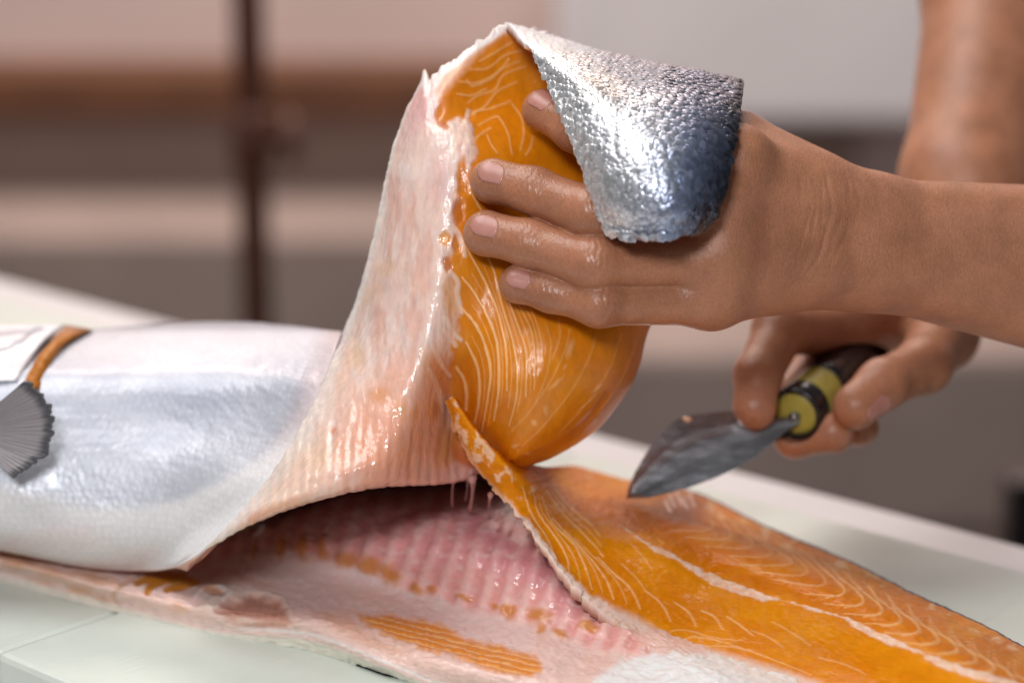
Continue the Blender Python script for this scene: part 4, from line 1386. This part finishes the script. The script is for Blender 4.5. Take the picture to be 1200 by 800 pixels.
def gill_col(x, y, t):
    c = np.zeros(x.shape + (3,)); c[...] = (0.74, 0.74, 0.78)
    c *= (1 + 0.12 * fbm(x / 12, y / 9, seed=83))[..., None]
    pt = Paint(x, y, 1.5, 84)
    pt.c = c
    pt.line([(-60, 424), (0, 410), (20, 402), (40, 388), (48, 384)], 1.8, NAVY * 2, 0.8, 0, 2.5, False)
    pt.blob(10, 426, 30, 5, np.array((0.55, 0.45, 0.5)), 0, .8, .5)
    pt.line([(-60, 398), (0, 391), (30, 388)], 2.0, SILVER_B * .5, .6, 0, 3, False)
    return pt.c


ribbon('gill_cover', [(-330, 384), (-330, 396), (-330, 412), (-330, 430), (-330, 448)], [(76, 380), (62, 390), (48, 403), (33, 424), (20, 446)],
       [1.137, 1.122, 1.106, 1.090, 1.078], [1.138, 1.124, 1.110, 1.096, 1.084], 0.006, M_SKIN_FISH, gill_col, 60, 60, 0.006, 0.8)

for k, (x0_, y0_, x1_, y1_, r_) in enumerate([(533, 562, 530, 590, .0006), (553, 565, 550, 596, .0010), (575, 585, 574, 604, .0006), (546, 562, 545, 584, .0004)]):
    a = at_depth(x0_, y0_ - 6, 1.050); b_ = at_depth(x1_, y1_ + 2, 1.075)
    bend = RIGHT * (0.0008 if k % 2 else -0.0006)
    ts = np.linspace(0, 1, 9)
    pts = [a * (1 - t) + b_ * t + bend * math.sin(math.pi * t) for t in ts]
    V, F = tube(pts, [r_ * (0.55 + 1.6 * (1 - t) ** 4 + 0.7 * t ** 6) for t in ts], 8)
    new_mesh('tissue_strand', V, F, M_LINING, salmon, np.broadcast_to(np.array((0.50, 0.24, 0.21)), (len(V), 3)))
#@@FISH_END

# ------------------------------------------------------------------ hands: sculpted as a distance field, then meshed
def round_cone(p, a, b, ra, rb):
    ba = b - a
    l2 = ba @ ba
    pa = p - a
    t = np.clip((pa @ ba) / l2, 0, 1)
    q = pa - t[:, None] * ba
    return np.sqrt((q * q).sum(1)) - (ra + (rb - ra) * t)


def ellipsoid(p, c, axes, r):
    q = (p - c) @ np.asarray(axes).T / np.asarray(r)
    k = np.sqrt((q * q).sum(1))
    return (k - 1) * min(r)


def smin(a, b, k):
    h = np.clip(0.5 + 0.5 * (b - a) / k, 0, 1)
    return b * (1 - h) + a * h - k * h * (1 - h)


def smax(a, b, k):
    return -smin(-a, -b, k)


def surface_nets(f, lo, hi, vox, margin):
    """mesh of f(p) = 0 in the box lo..hi; f is only evaluated near the surface"""
    lo = np.asarray(lo, float); hi = np.asarray(hi, float)
    n = np.ceil((hi - lo) / vox / 4).astype(int) * 4 + 1
    nb = (n - 1) // 4
    ci = np.stack(np.meshgrid(*[np.arange(k) for k in nb], indexing='ij'), -1).reshape(-1, 3)
    cp = lo + (ci + 0.5) * 4 * vox
    cv = np.concatenate([f(c) for c in np.array_split(cp, max(1, len(cp) // 200000))])
    act = np.abs(cv) < 4 * vox * 0.87 + margin
    vol = np.full(n, 1.0, np.float32)
    sgn = np.where(cv < 0, -1.0, 1.0).reshape(nb)
    vol[:-1, :-1, :-1] = np.repeat(np.repeat(np.repeat(sgn, 4, 0), 4, 1), 4, 2)
    off = np.stack(np.meshgrid(*[np.arange(5)] * 3, indexing='ij'), -1).reshape(-1, 3)
    gi = (ci[act][:, None] * 4 + off[None]).reshape(-1, 3)
    flat = np.unique(np.ravel_multi_index(gi.T, n))
    pts = lo + np.stack(np.unravel_index(flat, n), -1) * vox
    vals = np.concatenate([f(c) for c in np.array_split(pts, max(1, len(pts) // 200000))])
    vol.ravel()[flat] = vals
    ins = vol < 0
    s = ins[:-1, :-1, :-1].astype(np.int8)
    cnt = np.zeros_like(s)
    for a in (0, 1):
        for b in (0, 1):
            for c in (0, 1):
                cnt += ins[a:n[0] - 1 + a, b:n[1] - 1 + b, c:n[2] - 1 + c]
    cells = np.argwhere((cnt > 0) & (cnt < 8))
    vid = np.full(cnt.shape, -1, np.int64)
    vid[tuple(cells.T)] = np.arange(len(cells))
    acc = np.zeros((len(cells), 3)); num = np.zeros(len(cells))
    cor = [(a, b, c) for a in (0, 1) for b in (0, 1) for c in (0, 1)]
    for i, A in enumerate(cor):
        for B in cor[i + 1:]:
            if sum(abs(x - y) for x, y in zip(A, B)) != 1:
                continue
            va = vol[tuple((cells + A).T)]; vb = vol[tuple((cells + B).T)]
            m = (va < 0) != (vb < 0)
            t = np.where(m, va / np.where(m, va - vb, 1), 0)
            acc += np.where(m[:, None], np.array(A) + t[:, None] * (np.array(B) - np.array(A)), 0)
            num += m
    V = lo + (cells + acc / num[:, None]) * vox
    quads = []
    for ax in range(3):
        o1, o2 = [(1, 2), (2, 0), (0, 1)][ax]
        sl0 = [slice(None)] * 3; sl1 = [slice(None)] * 3
        sl0[ax] = slice(0, -1); sl1[ax] = slice(1, None)
        diff = ins[tuple(sl0)] != ins[tuple(sl1)]
        e = np.argwhere(diff)
        e = e[(e[:, o1] > 0) & (e[:, o2] > 0) & (e[:, o1] < n[o1] - 1) & (e[:, o2] < n[o2] - 1)]
        d1 = np.zeros(3, int); d1[o1] = 1
        d2 = np.zeros(3, int); d2[o2] = 1
        q = np.stack([vid[tuple((e - d1 - d2).T)], vid[tuple((e - d2).T)], vid[tuple(e.T)], vid[tuple((e - d1).T)]], -1)
        flip = ~ins[tuple(e.T)]
        q[flip] = q[flip][:, ::-1]
        quads.append(q)
    Q = np.vstack(quads)
    Q = Q[(Q >= 0).all(1)]
    return V, Q


def sdf_normal(f, V, e=0.0006):
    g = np.stack([f(V + e * np.eye(3)[i]) - f(V - e * np.eye(3)[i]) for i in range(3)], 1)
    return g / (np.linalg.norm(g, axis=1, keepdims=True) + 1e-12)


J = lambda x, y, d: at_depth(x, y, d)
person = empty('person', tuple(at_depth(1330, 340, 1.12)), 'bare armed person lifting the fillet with one hand and cutting with the other', 'person')
DORS = -FWD * 0.92 + UP * 0.38                   # the back of the lifting hand faces the lens
DORS = DORS / np.linalg.norm(DORS)

LH = {  # joint chains: tip, DIP, PIP, MCP with radii
    'index': ([J(637, 129, 1.030), J(674, 152, 1.016), J(742, 178, 1.004), J(862, 190, 1.010)], [.0085, .0091, .0102, .0128]),
    'middle': ([J(579, 212, 1.008), J(626, 224, 1.002), J(694, 251, .991), J(848, 250, 1.003)], [.0091, .0097, .0107, .0128]),
    'ring': ([J(571, 273, 1.004), J(620, 285, .998), J(695, 309, .988), J(842, 304, 1.003)], [.0091, .0095, .0104, .0124]),
    'little': ([J(609, 332, 1.003), J(646, 342, .999), J(702, 356, .992), J(834, 349, 1.008)], [.0077, .0081, .0090, .0114]),
}
LWR = [J(955, 228, 1.028), J(955, 258, 1.022), J(955, 294, 1.022), J(950, 322, 1.030)]


def finger_field(ch, r, dors, wrinkle=0.00013):
    def f(p):
        d = round_cone(p, ch[0], ch[1], r[0], r[1])
        d = smin(d, round_cone(p, ch[1], ch[2], r[1] * .98, r[2]), .004)
        d = smin(d, round_cone(p, ch[2], ch[3], r[2] * .98, r[3]), .005)
        d = smin(d, np.linalg.norm(p - (ch[2] + dors * r[2] * .30), axis=1) - r[2] * .76, .006)
        d = smin(d, np.linalg.norm(p - (ch[0] - dors * r[0] * .18 + (ch[0] - ch[1]) * .05), axis=1) - r[0] * .92, .004)
        near = d < 0.003
        if near.any():
            q = p[near]
            for c, a0, a1, rr, amp in ((ch[2], ch[1], ch[3], r[2], wrinkle), (ch[1], ch[0], ch[2], r[1], wrinkle * .6)):
                ax = (a1 - a0) / np.linalg.norm(a1 - a0)
                v = q - c
                t = v @ ax
                side = v @ np.cross(ax, dors)
                up = v @ dors
                t2 = t + 0.9 * side * side / rr * np.sign(t) * 0.25 + 0.0005 * np.sin(side * 900)
                w = np.exp(-(t / .0058) ** 2) * smooth(0, rr * .7, up)
                d[near] += amp * w * np.cos(2 * math.pi * t2 / .0029) + amp * 1.2 * np.exp(-(t2 / .0008) ** 2) * smooth(0, rr * .6, up)
        return d
    return f


L_FING = {k: finger_field(c, r, DORS) for k, (c, r) in LH.items()}
TH = [J(735, 165, 1.075), J(800, 150, 1.070), J(868, 168, 1.058), J(935, 235, 1.045)]


def left_hand(p):
    fs = None
    for k, f in L_FING.items():
        d = f(p)
        fs = d if fs is None else smin(fs, d, .0012)
    palm = None
    for (k, (c, r)), w in zip(LH.items(), LWR):
        g = round_cone(p, c[3], w, r[3] * 1.02, .0125)
        palm = g if palm is None else smin(palm, g, .012)
    body = smin(palm, round_cone(p, J(862, 205, 1.024), J(850, 340, 1.022), .012, .011), .010)
    body = smin(body, round_cone(p, J(905, 215, 1.030), J(900, 325, 1.030), .014, .013), .012)
    for (k, (c, r)) in LH.items():          # knuckles
        body = smin(body, np.linalg.norm(p - (c[3] + DORS * r[3] * .34), axis=1) - r[3] * .94, .011)
    # wrist and forearm: two bones' worth of width
    body = smin(body, round_cone(p, J(955, 238, 1.034), J(1010, 252, 1.040), .0150, .0160), .014)
    body = smin(body, round_cone(p, J(950, 312, 1.034), J(1010, 308, 1.040), .0140, .0170), .014)
    body = smin(body, round_cone(p, J(1005, 254, 1.040), J(1330, 292, 1.075), .0165, .0270), .016)
    body = smin(body, round_cone(p, J(1005, 308, 1.040), J(1330, 365, 1.075), .0170, .0285), .016)
    body = smin(body, ellipsoid(p, J(948, 318, 1.022), np.eye(3), (.011, .008, .008)), .010)      # ulna head
    body = smin(body, round_cone(p, J(866, 172, 1.036), J(935, 222, 1.036), .0130, .0140), .014)
    # thumb reaching behind the fold
    th = round_cone(p, TH[0], TH[1], .0088, .0100)
    th = smin(th, round_cone(p, TH[1], TH[2], .0102, .0115), .005)
    th = smin(th, round_cone(p, TH[2], TH[3], .0125, .0160), .006)
    body = smin(body, th, .020)
    d = smin(fs, body, .0065)
    near = np.abs(d) < .004
    if near.any():
        q = p[near]
        e = np.zeros(len(q))
        # tendons and veins
        for (k, (c, r)), w in zip(LH.items(), LWR):
            a = c[3] + DORS * (r[3] * .95) ; b = w + DORS * .0118
            e -= 0.0007 * np.exp(-((round_cone(q, a, b, .0008, .0008)) / .0024) ** 2)
        X, Y, _ = project(q)
        # wrist folds: arcs across the back of the wrist
        for xo, amp, w in ((0, .0005, 2.4), (-9, .0003, 2.0), (-17, .00028, 2.0), (-25, .00022, 2.0), (12, .0003, 2.5), (22, .0002, 2.2), (-34, .00018, 2), (32, .00015, 2.2)):
            xc = 974 + xo - 0.0035 * (Y - 245) ** 2 * (1 + 0.0 * xo) - 0.10 * (Y - 245) * (Y > 245) + 1.5 * np.sin(Y * .11 + xo)
            e += amp * (0.55 + 0.35 * np.sin(Y * .07 + xo * 1.7)) * np.exp(-((X - xc) / w) ** 2) * smooth(195, 215, Y) * (1 - smooth(310, 350, Y))
        d = d.copy()
        d[near] += e
    return d


def hand_colours(f, V, n, kind):
    x, y, dd = project(V)
    base = np.array((0.40, 0.172, 0.098))
    c = np.broadcast_to(base, V.shape).copy()
    def bl(m, col):
        nonlocal c
        c = c + np.clip(m, 0, 1)[:, None] * (np.array(col) - c)
    nz = fbm(V[:, 0] * 70, V[:, 1] * 70, V[:, 2] * 70, seed=91, oct=4)
    bl(0.35 * smooth(-.2, .5, nz), np.array((0.40, 0.18, 0.085)))
    bl(0.25 * smooth(0, .5, -nz), np.array((0.29, 0.112, 0.046)))
    return x, y, c, bl


def nail_obj(field, centre, axis_dir, dors, length, width, parent, radius):
    """thin plate that follows the fingertip"""
    ax = axis_dir / np.linalg.norm(axis_dir)
    dv = dors - ax * (dors @ ax); dv /= np.linalg.norm(dv)
    sd = np.cross(ax, dv)
    def f(p):
        q = p - centre
        u, v, w = q @ ax, q @ sd, q @ dv
        e = ((np.abs(u) / (length * .5)) ** 2.3 + (np.abs(v) / (width * .5)) ** 2.3) ** (1 / 2.3)
        reg = (e - 1) * min(length, width) * .5
        sh = np.maximum(field(p) - 0.00028, -(field(p) + 0.0008))
        return np.maximum(smax(sh, reg, .0005), -(w - radius * .1))
    r = max(length, width) * .75
    V, Q = surface_nets(f, centre - r, centre + r, 0.00035, .0006)
    o = new_mesh('fingernail', V, Q, M_NAIL, parent)
    return o


def build_left_arm():
    lo = np.minimum(J(535, 90, 1.0), J(535, 420, 1.09)); hi = J(1320, 90, 1.09)
    lo = np.array([J(540, 250, 1.0)[0] - .004, J(700, 300, .955)[1], J(900, 440, 1.04)[2]])
    hi = np.array([J(1318, 250, 1.05)[0], J(800, 200, 1.125)[1], J(637, 90, 1.04)[2] + .012])
    V, Q = surface_nets(left_hand, lo, hi, 0.00060, .0025)
    n = sdf_normal(left_hand, V)
    x, y, c, bl = hand_colours(left_hand, V, n, 'left')
    # forearm sallower, fingers pinker
    bl(0.55 * smooth(880, 1020, x), np.array((0.315, 0.138, 0.055)))
    bl(0.55 * (1 - smooth(700, 860, x)), np.array((0.56, 0.205, 0.150)))
    for k, (ch, r) in LH.items():
        dt = np.linalg.norm(V - ch[0], axis=1)
        bl(0.65 * (1 - smooth(.008, .022, dt)), np.array((0.62, 0.26, 0.20)))
        dp = np.linalg.norm(V - (ch[2] + DORS * r[2]), axis=1)
        bl(0.45 * (1 - smooth(.003, .013, dp)), np.array((0.27, 0.080, 0.044)))
        for c0, a0, a1, rr, k_ in ((ch[2], ch[1], ch[3], r[2], .62), (ch[1], ch[0], ch[2], r[1], .35)):
            ax = (a1 - a0) / np.linalg.norm(a1 - a0)
            v = V - c0
            t = v @ ax; side = v @ np.cross(ax, DORS); up = v @ DORS
            t2 = t + 0.9 * side * side / rr * np.sign(t) * 0.25 + 0.0005 * np.sin(side * 900)
            w = np.exp(-(t / .0055) ** 2) * smooth(0, rr * .7, up) * (0.6 + 0.4 * np.sin(side * 700 + t * 400))
            bl(k_ * w * smooth(.35, .95, np.cos(2 * math.pi * t2 / .0029)), np.array((0.24, 0.075, 0.042)))
        dm = np.linalg.norm(V - (ch[3] + DORS * r[3] * 1.1), axis=1)
        bl(0.40 * (1 - smooth(.004, .015, dm)), np.array((0.53, 0.225, 0.145)))
    fr = fbm(V[:, 0] * 420, V[:, 1] * 420, V[:, 2] * 420, seed=93, oct=2)
    bl(0.30 * smooth(.25, .6, fr) * smooth(850, 1000, x), np.array((0.42, 0.215, 0.09)))
    wet = 1 - smooth(690, 900, x)
    o = new_mesh('arm', V, Q, M_HAND, person, c, wet)
    o['label'] = 'forearm and hand gripping the lifted fillet'
    for k, cx, cy, L_, W_, shift in (('index', 635, 122, .0128, .0112, 0), ('middle', 575, 208, .0128, .0118, 0), ('ring', 568, 270, .0128, .0118, 0), ('little', 608, 330, .0106, .0092, 0)):
        ch, r = LH[k]
        ctr = J(cx, cy, project(ch[0][None])[2][0]) - FWD * r[0] * .75
        nail_obj(L_FING[k], ctr, ch[0] - ch[1], DORS, L_, W_, o, r[0])
    return o


build_left_arm()

# knife first: the cutting hand closes on its handle
KH0, KH1 = J(931, 486, 1.112), J(1030, 392, 1.205)
HAX = (KH1 - KH0) / np.linalg.norm(KH1 - KH0)
RI = ([J(884, 476, 1.106), J(888, 440, 1.112), J(915, 385, 1.132), J(985, 385, 1.175)], [.0098, .0108, .0122, .0140])
RM = ([J(976, 507, 1.112), J(932, 512, 1.120), J(912, 476, 1.152), J(985, 410, 1.190)], [.0088, .0094, .0108, .0135])
RR = ([J(1005, 500, 1.135), J(960, 505, 1.150), J(945, 470, 1.180), J(1010, 420, 1.205)], [.0085, .0092, .0105, .0130])
RT = ([J(1003, 476, 1.100), J(1034, 450, 1.108), J(1082, 428, 1.135), J(1105, 390, 1.175)], [.0105, .0112, .0125, .0160])
RD = np.array([-0.55, -0.75, 0.35]); RD /= np.linalg.norm(RD)
R_F = [finger_field(c, r, RD, .00015) for c, r in (RI, RM, RR)]


def thumb_r(p):
    c, r = RT
    d = round_cone(p, c[0], c[1], r[0], r[1])
    d = smin(d, round_cone(p, c[1], c[2], r[1], r[2]), .005)
    return smin(d, round_cone(p, c[2], c[3], r[2], r[3]), .006)


def right_hand(p):
    fs = None
    for f in R_F:
        d = f(p)
        fs = d if fs is None else smin(fs, d, .0012)
    W = J(1105, 320, 1.205)
    body = round_cone(p, RI[0][3], W, .016, .022)
    body = smin(body, round_cone(p, RM[0][3], W, .015, .022), .012)
    body = smin(body, round_cone(p, RR[0][3], J(1110, 345, 1.225), .015, .022), .012)
    body = smin(body, round_cone(p, J(1105, 390, 1.18), W, .018, .022), .014)
    body = smin(body, round_cone(p, W, J(1133, 215, 1.225), .0245, .0310), .016)
    body = smin(body, round_cone(p, J(1133, 215, 1.225), J(1172, -20, 1.285), .0320, .0385), .016)
    body = smin(body, round_cone(p, J(1172, -20, 1.285), J(1195, -150, 1.32), .0385, .0410), .016)
    d = smin(fs, body, .007)
    d = smin(d, thumb_r(p), .0055)
    # the palm leaves room for the handle
    d = smax(d, -round_cone(p, KH0, KH1, .0128, .0128), .0015)
    return d


def build_right_arm():
    pts = np.array([J(860, 340, 1.09), J(1110, 540, 1.09), J(1290, -150, 1.33), J(1000, 470, 1.24), J(1060, -150, 1.30)])
    lo = pts.min(0) - .02; hi = pts.max(0) + .02
    hi[2] = J(1180, -110, 1.31)[2]
    V, Q = surface_nets(right_hand, lo, hi, 0.00095, .0025)
    n = sdf_normal(right_hand, V)
    x, y, c, bl = hand_colours(right_hand, V, n, 'right')
    bl(0.9 * smooth(300, 420, y), np.array((0.62, 0.285, 0.275)))
    bl(0.9 * (1 - smooth(150, 320, y)), np.array((0.47, 0.25, 0.235)))
    for ch, r in (RI, RM, RT):
        dt = np.linalg.norm(V - ch[0], axis=1)
        bl(0.6 * (1 - smooth(.008, .022, dt)), np.array((0.66, 0.29, 0.245)))
    o = new_mesh('arm', V, Q, M_HAND, person, c, np.full(len(V), .6))
    o['label'] = 'forearm and hand holding the knife'
    nd = np.array([-0.75, -0.6, 0.1])
    nail_obj(R_F[0], J(876, 466, 1.103) + nd * .006, RI[0][0] - RI[0][1], nd, .0135, .0115, o, .0095)
    td = np.array([0.6, -0.75, -0.1])
    nail_obj(thumb_r, J(1016, 474, 1.100) + td * .006, RT[0][0] - RT[0][1], td, .0145, .0125, o, .0105)
    return o


build_right_arm()


# ------------------------------------------------------------------ the knife
knife = empty('fillet_knife', tuple(KH0), 'short broad bladed knife with yellow and black handle in the hand', 'knife')


def build_knife():
    # blade outline, lying in a slightly leaning plane
    out = [(734, 584), (736, 572), (744, 553), (757, 531), (774, 509), (790, 494), (804, 487), (826, 484), (850, 482), (872, 482), (893, 486), (912, 489), (934, 487), (938, 495), (922, 505), (905, 519), (885, 535), (860, 550), (835, 561), (810, 570), (785, 577), (760, 583)]
    o2 = np.array(out, float)
    d = 1.113 + (o2[:, 0] - 930) * 0.00001 - (o2[:, 1] - 486) * 0.00011
    P = at_depth(o2[:, 0], o2[:, 1], d)
    n = np.cross(P[4] - P[12], P[16] - P[12]); n /= np.linalg.norm(n)
    if n @ (CAM - P[0]) < 0:
        n = -n
    # inner rings make the ground bevels: a thick back, thin edges
    cen_line = catmull(np.array([(745, 575), (775, 545), (815, 520), (860, 508), (930, 491)], float), np.linspace(0, 4, 40))
    def inner(pt, k):
        i = np.argmin(np.hypot(*(cen_line - pt).T))
        return pt * (1 - k) + cen_line[i] * k
    rings = []
    for k, th in ((0, .00015), (.35, .0007), (.62, .00125), (1.0, .0014)):
        q = np.array([inner(p_, k) for p_ in o2])
        dd = 1.113 + (q[:, 0] - 930) * 0.00001 - (q[:, 1] - 486) * 0.00011
        rings.append((at_depth(q[:, 0], q[:, 1], dd), th))
    V, F = [], []
    m = len(o2)
    for s in (1, -1):
        for Pr, th in rings:
            V += list(Pr + s * n * th)
    R = len(rings)
    for s in range(2):
        for r in range(R - 1):
            for k in range(m):
                a, b = (s * R + r) * m + k, (s * R + r) * m + (k + 1) % m
                f = [a, b, b + m, a + m]
                F.append(f if s == 0 else f[::-1])
    for k in range(m):
        a, b = k, (k + 1) % m
        F.append([a, R * m + a, R * m + b, b])
    mt, nt, bs = mat_new('worn_blade_steel')
    tc = node(nt, 'ShaderNodeTexCoord')
    mp = node(nt, 'ShaderNodeMapping'); mp.inputs['Scale'].default_value = (0.25, 1, 1)
    mp.inputs['Rotation'].default_value = (0, math.radians(30), 0)
    link(nt, tc.outputs['Object'], mp.inputs['Vector'])
    nn = noise_node(nt, 260, 6, 0.65, mp.outputs['Vector'])
    n2 = noise_node(nt, 60, 4, 0.6, tc.outputs['Object'])
    cr = node(nt, 'ShaderNodeValToRGB')
    cr.color_ramp.elements[0].position = 0.35; cr.color_ramp.elements[0].color = (0.27, 0.275, 0.29, 1)
    cr.color_ramp.elements[1].position = 0.75; cr.color_ramp.elements[1].color = (0.38, 0.385, 0.41, 1)
    link(nt, n2.outputs['Fac'], cr.inputs['Fac'])
    link(nt, cr.outputs['Color'], bs.inputs['Base Color'])
    bs.inputs['Metallic'].default_value = 0.9
    link(nt, ramp(nt, nn.outputs['Fac'], 0.3, 0.7, 0.16, 0.30), bs.inputs['Roughness'])
    bump_chain(nt, bs, [(nn.outputs['Fac'], 0.12, 0.0004)])
    new_mesh('blade', np.array(V), F, mt, knife, smooth_shade=False)
    # smear of flesh on the back of the blade
    V, F = tube([J(800, 490, 1.1115), J(806, 492, 1.1112), J(812, 492, 1.1115)], [.0009, .0016, .0006], 8)
    new_mesh('flesh_scrap', V, F, M_LINING, knife, np.broadcast_to(np.array((0.66, 0.38, 0.24)), (len(V), 3)))
    def ring_at(t0, t1, r0, r1, name, mat):
        L = np.linspace(0, 1, 7)
        pts = [KH0 + HAX * (t0 + (t1 - t0) * x) for x in L]
        rr = [r0 + (r1 - r0) * x for x in L]
        e = 0.0012
        pts = [pts[0]] + [KH0 + HAX * (t0 + e)] + pts[1:-1] + [KH0 + HAX * (t1 - e)] + [pts[-1]]
        rr = [r0 - e] + [r0] + rr[1:-1] + [r1] + [r1 - e]
        V, F = tube(pts, rr, 40)
        o = new_mesh(name, V, F, mat, knife)
        return o
    ring_at(0.0125, 0.032, .0124, .0126, 'handle_grip', M_YELLOW)
    ring_at(0.0322, 0.078, .0127, .0120, 'handle_rear', M_BLACK)
    # black collar with a hollow mouth
    seg = 40
    prof = [(0.0122, .0126), (0.0006, .0126), (0.0, .0120), (0.0, .0106), (0.0030, .0104), (0.0122, .0104)]
    ref = np.array([0.2, 0.3, 0.9]); a = np.cross(HAX, ref); a /= np.linalg.norm(a); b = np.cross(HAX, a)
    V, F = [], []
    for t, r in prof:
        for k in range(seg):
            an = 2 * math.pi * k / seg
            V.append(KH0 + HAX * t + r * (a * math.cos(an) + b * math.sin(an)))
    for i in range(len(prof) - 1):
        for k in range(seg):
            F.append([i * seg + k, i * seg + (k + 1) % seg, (i + 1) * seg + (k + 1) % seg, (i + 1) * seg + k])
    new_mesh('collar', np.array(V), F, M_BLACK, knife)
    # yellow filling with the tang coming out of it
    V, F = tube([KH0 + HAX * .0012, KH0 + HAX * .0016, KH0 + HAX * .0060], [.0080, .0103, .0103], 32)
    new_mesh('end_filling', V, F, M_YELLOW, knife)
    V, F = tube([J(928, 489, 1.110), J(934, 488, 1.1135), J(940, 482, 1.122)], [.0020, .0024, .0026], 10)
    new_mesh('tang', V, F, mt, knife)


build_knife()
